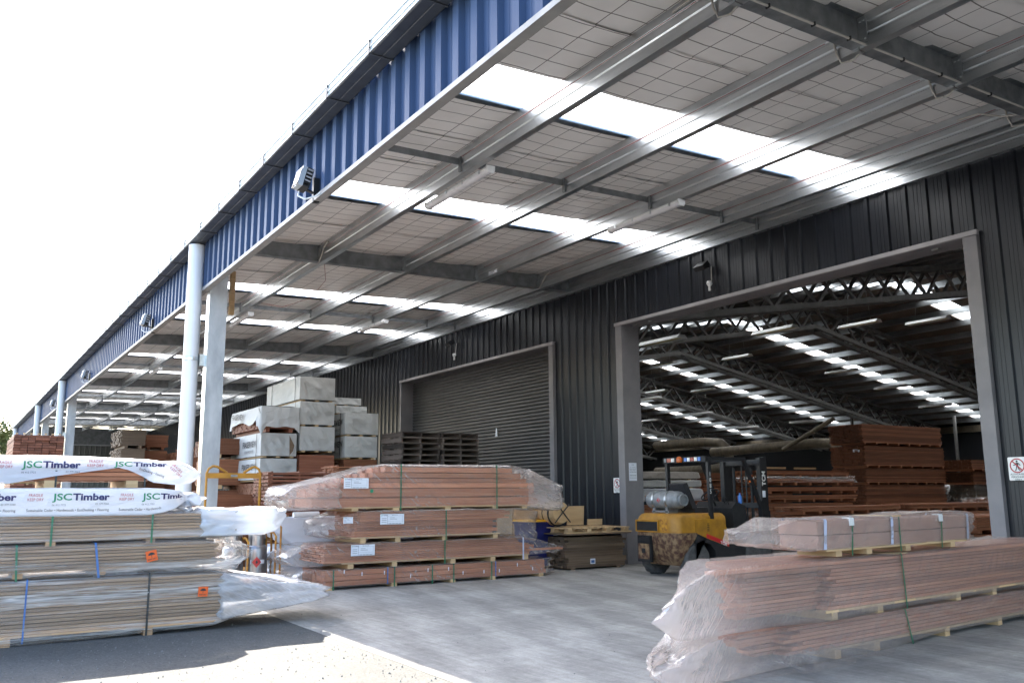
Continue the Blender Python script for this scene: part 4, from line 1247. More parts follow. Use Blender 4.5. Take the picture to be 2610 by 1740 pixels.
lay = [(.14,4.75,8.95,.02,.066),(.012,5.0,8.9,.0,.207),(.14,4.85,8.9,.03,.222),(.085,5.05,8.85,.05,.366),(.07,5.4,8.75,.05,.454),(.085,5.75,8.62,.05,.528),(.09,5.95,8.42,.03,.618)]
boards(t, lay, 5, .215, 'decking', rnd, jx=.02)
wrap(t, [(4.33,.16,.28),(4.42,.07,.37),(4.6,.04,.40),(4.85,.05,.44),(5.3,.05,.565),(5.92,.055,.735),(8.42,.05,.74),(8.8,.02,.66),(9.2,-.01,.50),(9.42,-.03,.40),(9.5,.03,.33)], 1.1, M['film'], 94, .013, 1.5, 7)
wrap(t, [(4.35,.16,.27,.03),(4.42,.07,.37,.0),(4.6,.04,.41,-.01),(4.85,.04,.45,-.01),(5.2,.045,.54,-.005)], 1.12, M['film_end'], 44, .008, 2.2, 9, name='end_film', endamp=1.5)
wrap(t, [(8.75,.02,.68,-.005),(9.2,-.015,.51,-.005),(9.42,-.035,.41,.0),(9.5,.03,.33,.03)], 1.12, M['film_end'], 45, .008, 2.2, 9, name='end_film', endamp=1.5)
strap(t, 6.24, .0, .74, 1.1, 'green_strap', .024)
strap(t, 8.08, .0, .745, 1.1, 'green_strap', .024)
label_sheet(t, 5.24, .355, .42, .165, .04)
obj('paint_spot', MB().lathe([(.001,.036),(.03,.036),(.03,.038),(.001,.038)], (0,5.72,.315), 10, 0), M['green_ink'], t)

# ------------------------------------------------------------------ right stack (near, turned a little)
GR = 'film wrapped packs in the near right stack'
RZ = R(4.6)
t = pack('lowest pack of the near right stack, its film spreading on the concrete', -5.08, 5.0, 0, RZ, GR)
WR = .78
skids(t, [1.72,2.35,3.65,4.8,5.9], WR, .0, .10, 1.6, 6.2)
lay = [(.0318,(.60 if i < 3 else .42),6.4,.05,.102+i*.0318) for i in range(7)]
boards(t, lay, 6, .13, 'decking', rnd, skew=.13, only=lambda l,c,nl,nc: not (c == 0))
lay = [(.0318,1.02+.10*((i*7)%3),6.4,.04,.102+i*.0318) for i in range(7)]
boards(t, lay, 1, .13, 'decking', rnd)
wrap(t, [(-.52,.12,.19,.1),(-.44,.05,.25,.03),(-.30,.012,.29,-.02),(.0,.012,.335,-.03),(.5,.02,.335,-.01),(1.0,.02,.33,.0),(1.6,.005,.33,-.02),(2.6,.006,.328,-.01),(3.4,.05,.328,.0),(6.5,.05,.328,.0)], WR+.03, M['film_near'], 104, .009, 1.9, 9, .05, endamp=1.6, shear=(.60,1.3,.30))
strap(t, 2.95, .0, .33, WR, 'green_strap', .02, -.10, .03)
# film trailing on the concrete
fl = MB(); ny, nx_ = 44, 9
for j in range(ny+1):
    yy = .1+2.7*j/ny; wd = .36*math.sin(math.pi*j/ny)**.6*(.7+.35*noise.noise((yy*2.5,3,1)))
    for i in range(nx_+1):
        k = i/nx_
        fl.v.append((.0+wd*k+.0, yy, max(.008, .10*(1-k)**2+.012+.05*abs(fbm(yy*4.2,k*2.6,6))*(1-.5*k))))
for j in range(ny):
    for i in range(nx_): q = j*(nx_+1)+i; fl.f.append((q,q+1,q+nx_+2,q+nx_+1))
obj('loose_film', fl, M['film'], t, sm=180)
t = pack('middle pack of the near right stack, milky film hanging off its end', -5.06, 5.0, .335, RZ, GR)
skids(t, [1.68,2.42,3.9,4.7,6.0], WR, .0, .085, 1.55, 6.3)
lay = [(.0318,(1.62 if i < 11 else (.14 if i == 12 else .38))+.05*((i*5)%4 if i < 11 else 0),6.4,.02,.087+i*.0318) for i in range(13)]
boards(t, lay, 1, .13, 'decking', rnd)
lay = [(.0318,.42+.05*((i*3)%4)-(.16 if i > 10 else 0),6.4,.03,.087+i*.0318) for i in range(13)]
boards(t, lay, 6, .13, 'decking', rnd, skew=.13, only=lambda l,c,nl,nc: c > 0)
wrap(t, [(-.52,.16,.24,.10),(-.46,.09,.30,.03),(-.38,.04,.37,.0),(-.2,.02,.44,-.005),(.0,.02,.505,-.005),(.25,.025,.515,.0),(.9,.02,.512,.0),(1.6,.0,.512,.0),(2.8,.02,.515,.0),(6.5,.04,.52,.0)], WR+.03, M['film_near'], 117, .008, 1.9, 8, .045, endamp=1.6, shear=(.95,1.5,.12))
strap(t, 2.86, .0, .515, WR, 'green_strap', .02, -.03, .03)
obj('packer', MB().box(-WR,.01,2.72,2.98,.513,.521), M['ply'], t)
t = pack('top small pack of the near right stack, smooth pink boards with white edge protectors', -5.12, 5.0, .865, RZ, GR)
skids(t, [1.9,2.4,3.1,4.0], .42, .0, .07, 1.7, 4.3)
boards(t, [(.125,1.62,4.40,.01,.072),(.125,1.60,4.38,.02,.198)], 2, .21, 'carton', rnd, gap=.004, jx=.004)
o = bpy.data.objects.new('board', board_mesh(.14,.055,.5,'carton')); COL.objects.link(o); o.parent = t; o.location = (-.22,4.22,.19)
wrap(t, [(.62,.17,.235,.10),(.72,.155,.25,.05),(.95,.155,.255,.03),(1.1,.12,.30,.0),(1.3,.08,.345,-.012),(1.6,.065,.33,.0),(2.75,.065,.335,.0),(3.5,.065,.365),(4.1,.065,.355),(4.38,.07,.345),(4.46,.09,.32)], .44, M['film_milky'], 131, .010, 1.9, 9, .04, endamp=1.8, shear=(.10,.7))
for y in (2.1,3.75): strap(t, y, .0, .335, .42, 'green_strap', .02, .04, .022)
strap(t, 2.95, .0, .335, .42, 'green_strap', .02, .0, .022)
for y in (1.68,2.80,4.32): strap(t, y, .07, .331, .42, 'white_strap', .045, .03, .02)
for y in (2.1,3.75):
    obj('edge_protector', MB().box(-.05,.026,y-.02,y+.05,.334,.343).box(.018,.028,y-.015,y+.055,.27,.336), M['white'], t)
obj('packer', MB().box(-.42,.02,2.84,3.0,.336,.347), M['ply'], t)
sx_, sy_ = -3.3, 7.25
single('paper_scrap', MB().add([(sx_+a,sy_+b,c) for a,b,c in ((0,0,.012),(.10,-.03,.016),(.12,.07,.03),(.02,.08,.014),(.06,.03,.035))],[(0,1,4),(1,2,4),(2,3,4),(3,0,4)]), M['paper'], 'crumpled white scrap on the concrete beside the near right stack', 'scrap', (sx_,sy_,.006))
# ------------------------------------------------------------------ helper: plain sawn pack, boards joined into one part where single boards are too small to tell apart
def sawn(label, x, y, z, L, w, h, mat, group, t=.05, bw=.12, rz=0, jit=.012, sticker_every=0, single_boards=False, base=.09, tie=None, ends=None):
    T = pack(label, x, y, z, rz, group)
    for yy in ([.3,L/2,L-.3] if L > 1.5 else [.15,L-.15]):
        obj('bearer', MB().box(-w+.01,-.01,yy-.045,yy+.045,0,base), M['pine' if rnd.random() < .15 else mat], T)
    nl = max(1,int((h-base)/t)); nc = max(1,int(w/bw)); bw = w/nc
    zz = base; mb = MB()
    for i in range(nl):
        if sticker_every and i and i % sticker_every == 0:
            for yy in [.08+k*(L-.16)/max(1,round(L/.6)) for k in range(max(1,round(L/.6))+1)]:
                obj('sticker_batten', MB().box(-w-.01,.008,yy-.018,yy+.018,zz,zz+.022), M['pine' if rnd.random() < .12 else mat], T)
            zz += .022
            if zz+t > h: break
        for c in range(nc):
            dy = rnd.uniform(-jit,jit); tt = t-.003; b2 = bw-.004
            if single_boards:
                o = bpy.data.objects.new('board', board_mesh(b2,tt,L,mat)); COL.objects.link(o); o.parent = T; o.location = (-bw*(c+.5)+rnd.uniform(-.008,.004),dy,zz)
            else:
                xx = -bw*(c+.5)+rnd.uniform(-.008,.004)
                mb.box(xx-b2/2,xx+b2/2,dy,L+dy*.5,zz,zz+tt)
        zz += t
    if not single_boards:
        o = obj('boards', mb, M[mat], T); o['kind'] = 'stuff'
    for yy in tie or (): strap(T, yy, base*.5, zz, w, 'black_strap', .02)
    return T, zz
# ------------------------------------------------------------------ grey woven wrapped packs against the wall
GG = 'grey wrapped packs stacked against the dark wall'
def grey_pack(label, x, y, z, L, h, w=2.6, seed=0, words=(), hang=None, tear=False):
    """box pack whose long side runs along -x; the end faces +x"""
    T = pack(label, x, y, z, 0, GG, 'wrapped pack', 'wrapped_pack')
    obj('skid_base', MB().box(-w+.05,-.02,.05,.15,0,.035).box(-w+.05,-.02,L-.15,L-.05,0,.035).box(-w+.05,-.02,L/2-.05,L/2+.05,0,.035), M['pine'], T)
    mb = MB(); n = 22
    def face(P):
        o = len(mb.v)
        for i in range(n+1):
            for j in range(n+1): mb.v.append(P(i/n,j/n))
        for i in range(n):
            for j in range(n): q = o+i*(n+1)+j; mb.f.append((q,q+n+1,q+n+2,q+1))
    def D(p, nrm, a):
        q = fbm(p[0]*2.2+seed, p[1]*2.6, p[2]*2.6); d = a*1.15*(.75-2.2*abs(noise.noise((p[0]*1.6+p[2]*1.4+seed,p[1]*4.5+p[2]*3.4-p[0]*1.2,p[2]*1.2-p[1]*1.4))) + .45*q)
        return tuple(p[i]+nrm[i]*d for i in range(3))
    z0 = .04
    def edge(k): return min(k,1-k)*2
    face(lambda a,b: D((0,a*L,z0+b*(h-z0)),(1,0,0),.026*min(1,3*edge(a)*edge(b)+.15)))           # +x end
    face(lambda a,b: D((-w*a,0,z0+b*(h-z0)),(0,-1,0),.016*min(1,3*edge(a)*edge(b)+.15)))          # -y side
    face(lambda a,b: D((-w*a,L,z0+b*(h-z0)),(0,1,0),.015*min(1,3*edge(a)*edge(b)+.15)))
    face(lambda a,b: D((-w*a,b*L,h),(0,0,1),.016*min(1,3*edge(a)*edge(b)+.1)))
    face(lambda a,b: (-w,a*L,z0+b*(h-z0)))
    wr = obj('woven_wrap', mb, M['grey_wrap'], T, sm=180)
    strap(T, L*.5, .02, h+.0, .001, 'black_strap', .001) if False else None
    s = MB().box(-.30,-.285,-.028,-.02,.02,h+.004).box(-w+.5,-w+.515,-.028,-.02,.02,h+.004)
    obj('strap', s, M['black_strap'], T)
    for (txt, size, dx, dz, bold) in words:
        lettering('lettering', txt, size, lambda a,b: (-w+dx+a,-.030,dz+b), M['ink'], wr, bold, world=False)
    if tear:
        obj('torn_opening', MB().add([(.03,L*.80,h*.10),(.034,L*.90,h*.28),(.036,L*.93,h*.5),(.034,L*.85,h*.72),(.03,L*.78,h*.92),(.028,L*.79,h*.5)],[(0,1,2,3,4,5)]), M['weathered'], T)
        obj('torn_flap', MB().add([(.04,L*.80,h*.10),(.06,L*.90,h*.26),(.05,L*.95,h*.5),(.036,L*.93,h*.5),(.036,L*.90,h*.28)],[(0,1,4),(1,2,3,4)]), M['grey_wrap'], T)
    return T
XG = -20.6
FW = [('FRASERVIEW',.20,1.15,.27,.02),('CEDAR PRODUCTS',.085,1.35,.13,.0)]
FW2 = [('FRASERVIEW',.20,1.45,.27,.02),('CEDAR PRODUCTS',.085,1.62,.13,.0)]
# column A (left), its top pack under a loose skirt
sawn('dark sawn pack at the foot of the left grey column', XG, 6.13, 0, .86, 2.6, .88, 'kwila', 'dark sawn packs under the grey wrapped columns', .05, .12)
sawn('dark sawn pack directly below the lowest grey pack of the left column', XG, 6.13, .89, .86, 2.6, .88, 'kwila', 'dark sawn packs under the grey wrapped columns', .05, .12)
grey_pack('lowest grey wrapped pack of the left column, just above the yellow trolley', XG, 6.14, 1.78, .88, .53, 2.6, 2, FW)
grey_pack('grey wrapped pack with a torn side, middle of the left column', XG, 6.14, 2.33, .86, .58, 2.6, 5, FW, tear=True)
T, _ = sawn('brown boards under the sagging printed cover, top of the left grey column', XG, 6.14, 2.93, .86, 2.6, .54, 'cedar_dark', 'brown packs in the covered columns', .05, .12, single_boards=False)
# loose cover with a wavy hem
mb = MB(); n = 40
def hem(u):   # u runs along -y side from the back to the corner (0..1) then along the +x end (1..2)
    if u < 1: return .26+.12*math.sin(u*7.0)*.5+.10*noise.noise((u*3,1,7)) - (.16 if u > .93 else 0) - (.10 if u < .06 else 0)
    return .12-.20*max(0,1-abs(u-1.0)/.12)+.05*noise.noise((u*4,2,2))-.14*max(0,(u-1.85)/.15)
def cover(u, v):
    h = .615; b = hem(u); z = b+(h-b)*v
    flare = .05*(1-v)*(1+.6*noise.noise((u*6,v*3,1)))
    if u < 1: return (-2.55+2.57*u, -.03-flare+.012*noise.noise((u*9,v*5,3)), z+.012*noise.noise((u*5,v*2,6)))
    return (.025+flare+.015*noise.noise((u*8,v*4,9)), -.03+(u-1)*.93, z)
for i in range(2*n+1):
    for j in range(9): mb.v.append(cover(i/n,j/8))
for i in range(2*n):
    for j in range(8): q = i*9+j; mb.f.append((q,q+9,q+10,q+1))
o = len(mb.v)
for i in range(n+1):
    for j in range(9):
        mb.v.append((-2.55+2.57*i/n, -.03+.93*j/8, .615+.02*noise.noise((i*.2,j*.4,3))+.015*math.sin(j/8*3.14)))
for i in range(n):
    for j in range(8): q = o+i*9+j; mb.f.append((q,q+9,q+10,q+1))
cv = obj('loose_cover', mb, M['grey_wrap'], T, sm=180)
lettering('lettering', 'FRASERVIEW', .19, lambda a,b: (-2.30+a,-.095,.43+b-.05*a), M['ink'], cv, .02, world=False)
lettering('lettering', 'CEDAR', .09, lambda a,b: (-1.5+a,-.10,.31+b), M['ink'], cv, .0, world=False)
ca, sa = math.cos(R(-55)), math.sin(R(-55))
lettering('lettering', 'FRASERVIEW', .12, lambda a,b: (-.02+.02*a, -.085+.30*a, .52-.62*a+b*.9), M['ink'], cv, .02, world=False)
# column B (middle, tallest)
sawn('dark sawn pack at the foot of the tallest grey column', XG, 7.08, 0, .88, 2.8, .8, 'kwila', 'dark sawn packs under the grey wrapped columns', .05, .12)
sawn('dark sawn pack second from the ground under the tallest grey column', XG, 7.08, .81, .88, 2.8, .8, 'kwila', 'dark sawn packs under the grey wrapped columns', .05, .12)
sawn('reddish brown sawn pack just below the tallest grey column', XG, 7.08, 1.62, .88, 2.8, .84, 'cedar_dark', 'brown packs in the covered columns', .07, .12)
grey_pack('lowest grey wrapped pack of the tallest column, standing on brown timber', XG, 7.08, 2.475, .88, .62, 2.8, 11, FW2)
grey_pack('grey wrapped pack in the middle of the tallest column', XG, 7.06, 3.105, .88, .60, 2.7, 14, FW2)
grey_pack('topmost grey wrapped pack, highest of all the grey columns', XG, 7.04, 3.715, .90, .60, 2.65, 17)
# column C (right, nearer the wall)
sawn('dark sawn pack at the foot of the right grey column', XG-.05, 8.25, 0, .88, 2.6, .78, 'kwila', 'dark sawn packs under the grey wrapped columns', .05, .12)
sawn('dark sawn pack second from the ground under the right grey column', XG-.05, 8.25, .79, .88, 2.6, .78, 'kwila', 'dark sawn packs under the grey wrapped columns', .05, .12)
sawn('dark sawn pack third from the ground under the right grey column', XG-.05, 8.25, 1.58, .88, 2.6, .74, 'kwila', 'dark sawn packs under the grey wrapped columns', .05, .12)
grey_pack('lowest printed grey pack of the right column beside the black pallets', XG, 8.24, 2.33, .86, .56, 2.6, 21, [('FRASERVIEW',.2,1.35,.3,.02),('CEDAR',.085,1.75,.16,0)])
grey_pack('second printed grey pack of the right column beside the black pallets', XG, 8.24, 2.90, .88, .58, 2.6, 24, [('FRASERVIEW',.2,1.35,.28,.02),('CEDAR PRODUCTS',.085,1.6,.13,0)])
grey_pack('thin grey wrapped pack, second from the top of the right column', XG-.7, 8.25, 3.49, .85, .23, 2.2, 27)
grey_pack('thin grey wrapped pack on the very top of the right column', XG-.9, 8.2, 3.73, .82, .22, 2.0, 29)

# ------------------------------------------------------------------ pallets stacked beside the roller door
GP = 'dark old pallets stacked before the roller door'
XP, YP = -19.55, 9.28
def make_pallet(Lx, Ly, label):
    T = thing('pallet', label, 'pallet', (0,0,0), 0, GP)
    for k in range(3):
        y = Ly*k/2*.94+.03*Ly
        obj('stringer', MB().box(-Lx,0,y-.022,y+.022,.02,.115), M['old_pallet'], T)
    n = 8
    for k in range(n):
        x = -Lx*(k+.5)/n
        obj('deck_board', MB().box(x-.055,x+.055,0,Ly,.115,.136), M['old_pallet'], T)
    for k in range(4):
        x = -Lx*(k+.35)/3.7
        obj('base_board', MB().box(x-.05,x+.05,0,Ly,0,.02), M['old_pallet'], T)
    return T
sawn('dark sawn pack hidden low under the black pallet stack, left half', XP, YP, 0, 2.2, 2.0, .95, 'kwila', 'dark sawn packs under the pallets')
sawn('dark sawn pack directly under the black pallet stack', XP, YP, .96, 2.2, 2.0, .9, 'kwila', 'dark sawn packs under the pallets')
first = None
for col in range(2):
    for k in range(8):
        z = 1.865+k*.139
        side = ('left', 'right')[col]
        ordn = ('lowest','second','third','fourth','fifth','sixth','second highest','topmost')[k]
        lab = 'dark weathered pallet, %s from the base in the %s pile before the roller door' % (ordn, side) if k < 6 else 'dark weathered pallet, %s of the %s pile before the roller door' % (ordn, side)
        if first is None: p = first = make_pallet(1.15, 1.08, lab)
        else: p = copy_tree(first, None, label=lab)
        p.location = (XP+rnd.uniform(-.05,.05), YP+col*1.12+rnd.uniform(-.04,.04), z); p.rotation_euler = (0,0,rnd.uniform(-.03,.03))
t = thing('paper_tag', 'white triangular paper tag stuck on the roller door just right of the pallets', 'paper', (-19.9,YW+.30,2.95))
obj('sheet', MB().prism([(-.06,0),(.06,0),(.03,.22),(-.01,.24)], 1, 0, .004), M['paper'], t)
T, _ = sawn('orange brown boards on battens lying before the right grey column', -18.2, 7.05, 1.72, 1.3, .8, .36, 'cedar', 'small battened stacks near the pallets', .03, .11, jit=.04, sticker_every=1, single_boards=True, base=.05)
sawn('dark sawn pack under the orange battened boards', -18.2, 7.05, .87, 1.3, 1.2, .84, 'kwila', 'dark sawn packs behind the middle stack')
sawn('dark sawn pack on the ground under the orange battened boards', -18.2, 7.05, 0, 1.3, 1.2, .86, 'kwila', 'dark sawn packs behind the middle stack')
# battened red stack behind the trolley
sawn('red brown battened stack, upper part, right of the yellow trolley', -16.9, 5.2, .98, 2.9, .95, .92, 'cedar_dark', 'battened stacks behind the middle stack', .048, .12, jit=.012, sticker_every=1, single_boards=True)
sawn('red brown battened stack, lower part on the ground behind the white packs', -16.9, 5.2, 0, 2.9, .95, .97, 'kwila', 'battened stacks behind the middle stack', .048, .12, jit=.012, sticker_every=1)
# dark timbers seen through the trolley frame
sawn('dark brown pack seen through the yellow trolley frame, on the ground', -17.9, 4.25, 0, 1.0, 1.0, .85, 'kwila', 'dark packs behind the trolley', .04, .1)
sawn('dark brown pack seen through the yellow trolley frame, upper one', -17.9, 4.25, .86, 1.0, 1.0, .62, 'kwila', 'dark packs behind the trolley', .04, .1)
# dark stack between column and grey packs
for i, (y, z, h) in enumerate(((5.5,0,.8),(5.5,.81,.8),(5.55,1.62,.75),(5.5,2.38,.5))):
    sawn('dark sawn pack right behind the main column, %s' % ('on the ground','second up','third up','topmost')[i], -22.4, y, z, .95, 2.0, h, 'kwila', 'dark packs behind the main column', .04, .1)
# far stacks under the canopy
for i, (x,y,L,tops,mat) in enumerate(((-30,4.5,.72,(.75,.75,.75,.70,.60),'weathered'),(-31,5.35,.75,(.75,.75,.75,.72,.50),'kwila'),(-29.5,6.1,.85,(.75,.75,.75,.60),'kwila'),(-32,7.0,.85,(.8,.8,.8,.75),'kwila'),(-28,7.95,.9,(.75,.75,.75,.55),'kwila'))):
    z = 0
    for k, h in enumerate(tops):
        sawn('far dark sawn pack under the canopy, %s of the %s pile from the left' % (('lowest','second','third','fourth','topmost')[k], ('first','second','third','fourth','fifth')[i]), x, y, z, L, 2.0, h-.005, mat, 'far packs under the canopy', .05, .1, jit=.04)
        z += h
# reddish stack at the far left, ends towards the camera (boards run along x)
z = 0
for k, h in enumerate((.86,.86,1.0)):
    T = pack('red brown pack at the far left with its board ends showing, %s of three' % ('lowest','middle','topmost')[k], -20.0, 1.05, z, R(-90), 'pack pile at the far left', 'timber pack')
    # local y -> world +x ; boards 2.4 long behind x=-20
    nl = int((h-.08)/.052); 
    for b in (-2.2,-1.2,-.3): obj('bearer', MB().box(-.90,-.0,b-.05,b+.05,0,.075), M['pine'], T)
    for i in range(nl):
        for c in range(7):
            o = bpy.data.objects.new('board', board_mesh(.122,.046,2.4,'cedar_dark')); COL.objects.link(o); o.parent = T
            o.location = (-.064-.128*c+rnd.uniform(-.005,.005), -2.4+rnd.uniform(-.04,.03), .078+i*.052)
    for b in (-.25,):
        for cc in range(7): obj('edge_batten', MB().box(-.05-.128*cc-.02,-.05-.128*cc+.02,-.05,.0,h-.03,h-.005), M['pine'], T)
    T.location = (-20.0,1.02,z); T.rotation_euler = (0,0,R(-90)); 
    z += h
# ------------------------------------------------------------------ white wrapped packs behind the middle stack
def white_pack(label, x, y, z, L, w, h, seed, st=None, mat='film_white'):
    T = pack(label, x, y, z, 0, 'white wrapped packs behind the gas cylinders', 'wrapped pack', 'wrapped_pack')
    obj('bearer', MB().box(-w+.05,-.03,.3,.4,0,.05).box(-w+.05,-.03,L-.4,L-.3,0,.05), M['pine'], T)
    wrap(T, st or [(-.02,.08,h-.05,.03),(.06,.05,h),(L-.05,.05,h),(L,.08,h-.05,.03)], w, M[mat], seed, .016, 1.9, 5, name='white_wrap', endamp=1.5)
    return T
white_pack('lower white wrapped pack on the ground beside the gas cylinders', -14.45, 4.62, 0, 3.2, .85, .60, 141)
white_pack('upper white wrapped pack whose torn corner hangs behind the gas cylinders', -14.45, 4.66, .60, 3.0, .85, .46, 147, [(-.10,.28,.44,.05),(.05,.18,.46,.0),(.3,.03,.46),(.55,.0,.46),(.8,.06,.46),(2.9,.06,.46),(3.0,.08,.42,.03)])
single('foam_roll', MB().tube([(-14.75,5.0,1.115),(-14.75,5.45,1.12)], [.05,.052], 12), M['white'], 'short white roll lying on the upper white wrapped pack', 'roll', (-14.75,5.2,1.07), sm=50)
sawn('red brown board ends between the white packs and the gas cylinders', -15.5, 4.75, 0, 1.6, .8, .95, 'kwila', 'battened stacks behind the middle stack', .05, .11, sticker_every=1)

# ------------------------------------------------------------------ gas cylinders in a yellow rack
def gas_cylinder(x, y, z, label, mark=True):
    T = thing('gas_cylinder', label, 'gas cylinder', (x,y,z), 0, 'gas cylinders in the yellow rack')
    obj('body', MB().lathe([(.12,.0),(.15,.012),(.165,.05),(.165,.09),(.168,.092),(.168,.10),(.165,.102),(.165,.36),(.167,.362),(.167,.372),(.165,.374),(.165,.52),(.155,.56),(.12,.60),(.07,.615)], (0,0,0), 28), M['cyl'], T, sm=40)
    c = MB(); n = 22
    for k in range(n):
        a0, a1 = 2*math.pi*k/n, 2*math.pi*(k+1)/n
        am = math.degrees((a0+a1)/2)%360
        zl = .56 if not (25 < am%180 < 85) else .69
        for (ra,rb,s) in ((.135,.135,1),):
            c.add([(ra*math.cos(a0),ra*math.sin(a0),zl),(ra*math.cos(a1),ra*math.sin(a1),zl),(ra*math.cos(a1),ra*math.sin(a1),.74),(ra*math.cos(a0),ra*math.sin(a0),.74)],[(0,1,2,3)])
    c.lathe([(.134,.735),(.140,.738),(.140,.748),(.134,.75)], (0,0,0), n)
    obj('collar', c, M['cyl'], T, sm=40)
    obj('valve', MB().lathe([(.025,.61),(.025,.66),(.018,.66),(.018,.70)], (0,0,0), 10).tube([(0,0,.665),(.06,-.03,.665)], .016, 8), M['bin_lid'], T, sm=40)
    if mark:
        def cy(a, zz, r=.1685):
            th = a/.165-.25
            return (r*math.cos(th), r*math.sin(th), zz)
        d = MB(); s = .062; k = 8
        for i in range(k):
            for j in range(k):
                q = []
                for (di,dj) in ((0,0),(1,0),(1,1),(0,1)):
                    u, v = (i+di)/k-.5, (j+dj)/k-.5
                    q.append(cy((u-v)*s*1.15, .33+(u+v)*s*1.4))
                d.add(q,[(0,1,2,3)])
        dm_ = obj('flammable_diamond', d, M['red'], T)
        fl_ = [(-.012,.31),(.012,.31),(.018,.33),(.008,.352),(.003,.342),(-.002,.365),(-.016,.338)]
        obj('flame_mark', MB().add([cy(a,z,.1697) for a,z in fl_],[tuple(range(len(fl_)))]), M['ink'], dm_)
        obj('label_band', MB().add([cy(.055,.305),cy(.08,.305),cy(.105,.305),cy(.13,.305),cy(.13,.365),cy(.105,.365),cy(.08,.365),cy(.055,.365)],[(0,1,6,7),(1,2,5,6),(2,3,4,5)]), M['paper'], T)
        obj('side_tag', MB().add([cy(-.10,.30),cy(-.085,.30),cy(-.085,.37),cy(-.10,.37)],[(0,1,2,3)]), M['paper'], T)
    return T
gas_cylinder(-14.35, 4.28, .075, 'steel gas cylinder with a red flammable diamond, right one in the yellow rack')
gas_cylinder(-14.35, 3.90, .075, 'steel gas cylinder half hidden by the left stack, left one in the yellow rack', False)
T = thing('cylinder_rack', 'low yellow tube rack with upright hoops holding the gas cylinders', 'rack', (-14.35,4.1,0))
obj('base_plate', MB().box(-.24,.24,-.45,.52,.045,.07), M['rusty_yellow'], T)
for (x,y) in ((.0,-.0),):
    pass
for y in (-.02,.42,.50):
    h = 1.0 if y > .45 else (.86 if y > .4 else .78)
    obj('hoop', MB().tube([(.21,y,.07),(.21,y,h-.06),(.17,y-.03,h),(-.17,y-.06,h),(-.21,y-.03,h-.06),(-.21,y,.07)], .017, 8), M['rusty_yellow'], T, sm=60)
obj('rail', MB().bar((-.21,-.4,.42),(-.21,.5,.42),.02,.03).bar((-.21,-.4,.75),(-.21,.5,.75),.02,.03), M['rusty_yellow'], T)
for (x,y) in ((-.2,-.4),(.2,-.4),(-.2,.46),(.2,.46)):
    obj('castor', MB().tube([(x-.018,y,.03),(x+.018,y,.03)], .026, 10), M['rubber'], T)
obj('coupling', MB().tube([(.235,.455,.46),(.235,.475,.42),(.235,.46,.38)], .022, 8), M['cyl_grey'], T)
# ------------------------------------------------------------------ yellow panel trolley in front of the column
T = thing('panel_trolley', 'yellow tube trolley with curved handles and a flat crossbar beside the column', 'trolley', (-15.3,4.12,0))
a, b = -.46, .45
fr = MB().tube([(0,a,.2),(0,a,1.82),(0,a+.03,1.90),(0,a+.10,1.945),(0,a+.17,1.935),(0,a+.25,1.89),(0,a+.34,1.835)], .021, 10)
fr.tube([(0,b,.2),(0,b,1.82),(0,b-.03,1.90),(0,b-.10,1.94),(0,b-.16,1.92),(0,b-.22,1.88),(0,b-.29,1.835)], .021, 10)
obj('tube_frame', fr, M['yellow'], T, sm=60)
cb = obj('crossbar', MB().box(-.02,.02,a-.01,b+.01,1.74,1.83), M['yellow'], T)
obj('lever', MB().box(.02,.035,-.06,.05,1.765,1.80), M['cyl_grey'], cb)
obj('lower_bar', MB().box(-.02,.02,a,b,.9,.96), M['yellow'], T)
obj('deck', MB().box(-.75,.05,a,b,.16,.20), M['rusty_yellow'], T)
for (x,y) in ((-.65,a+.05),(-.05,a+.05),(-.65,b-.05),(-.05,b-.05)):
    obj('castor', MB().tube([(x,y-.02,.08),(x,y+.02,.08)], .08, 14), M['rubber'], T, sm=50)
# ------------------------------------------------------------------ bin, crates, weathered stack by the door jamb
T = thing('wheelie_bin', 'dark blue wheelie bin with a yellow lid behind the middle stack', 'bin', (-14.7,9.88,0))
obj('body', MB().add([(-.26,-.25,.05),(.26,-.25,.05),(.26,.25,.05),(-.26,.25,.05),(-.32,-.30,.88),(.32,-.30,.88),(.32,.30,.88),(-.32,.30,.88)],[(3,2,1,0),(4,5,6,7),(0,1,5,4),(1,2,6,5),(2,3,7,6),(3,0,4,7)]), M['bin'], T)
obj('rim', MB().box(-.34,.34,-.32,.32,.86,.90), M['bin'], T)
obj('lid', MB().add([(-.34,-.33,.90),(.35,-.33,.90),(.35,.12,.90),(-.34,.12,.90),(-.30,-.30,.94),(.30,-.30,.94),(.30,.10,.94),(-.30,.10,.94)],[(3,2,1,0),(4,5,6,7),(0,1,5,4),(1,2,6,5),(2,3,7,6),(3,0,4,7)]), M['bin_lid'], T)
for y in (-.27,.27): obj('wheel', MB().tube([(-.27,y-.03,.09),(-.27,y+.03,.09)], .09, 14), M['rubber'], T, sm=50)
XO = -13.8
sawn('weathered brown sawn stack of rough boards by the door jamb, white tag near its base', XO, 10.05, 0, 1.42, .85, .64, 'weathered', None, .048, .14, jit=.05, single_boards=True, base=.04)
T2 = [o for o in COL.objects if o.get('label','').startswith('weathered brown sawn stack')][0]
obj('tag', MB().box(.012,.016,.55,.67,.10,.20), M['paper'], T2)
obj('print', MB().box(.0165,.017,.57,.65,.12,.17), M['blue_strap'], [c for c in T2.children if c.name.startswith('tag')][0])
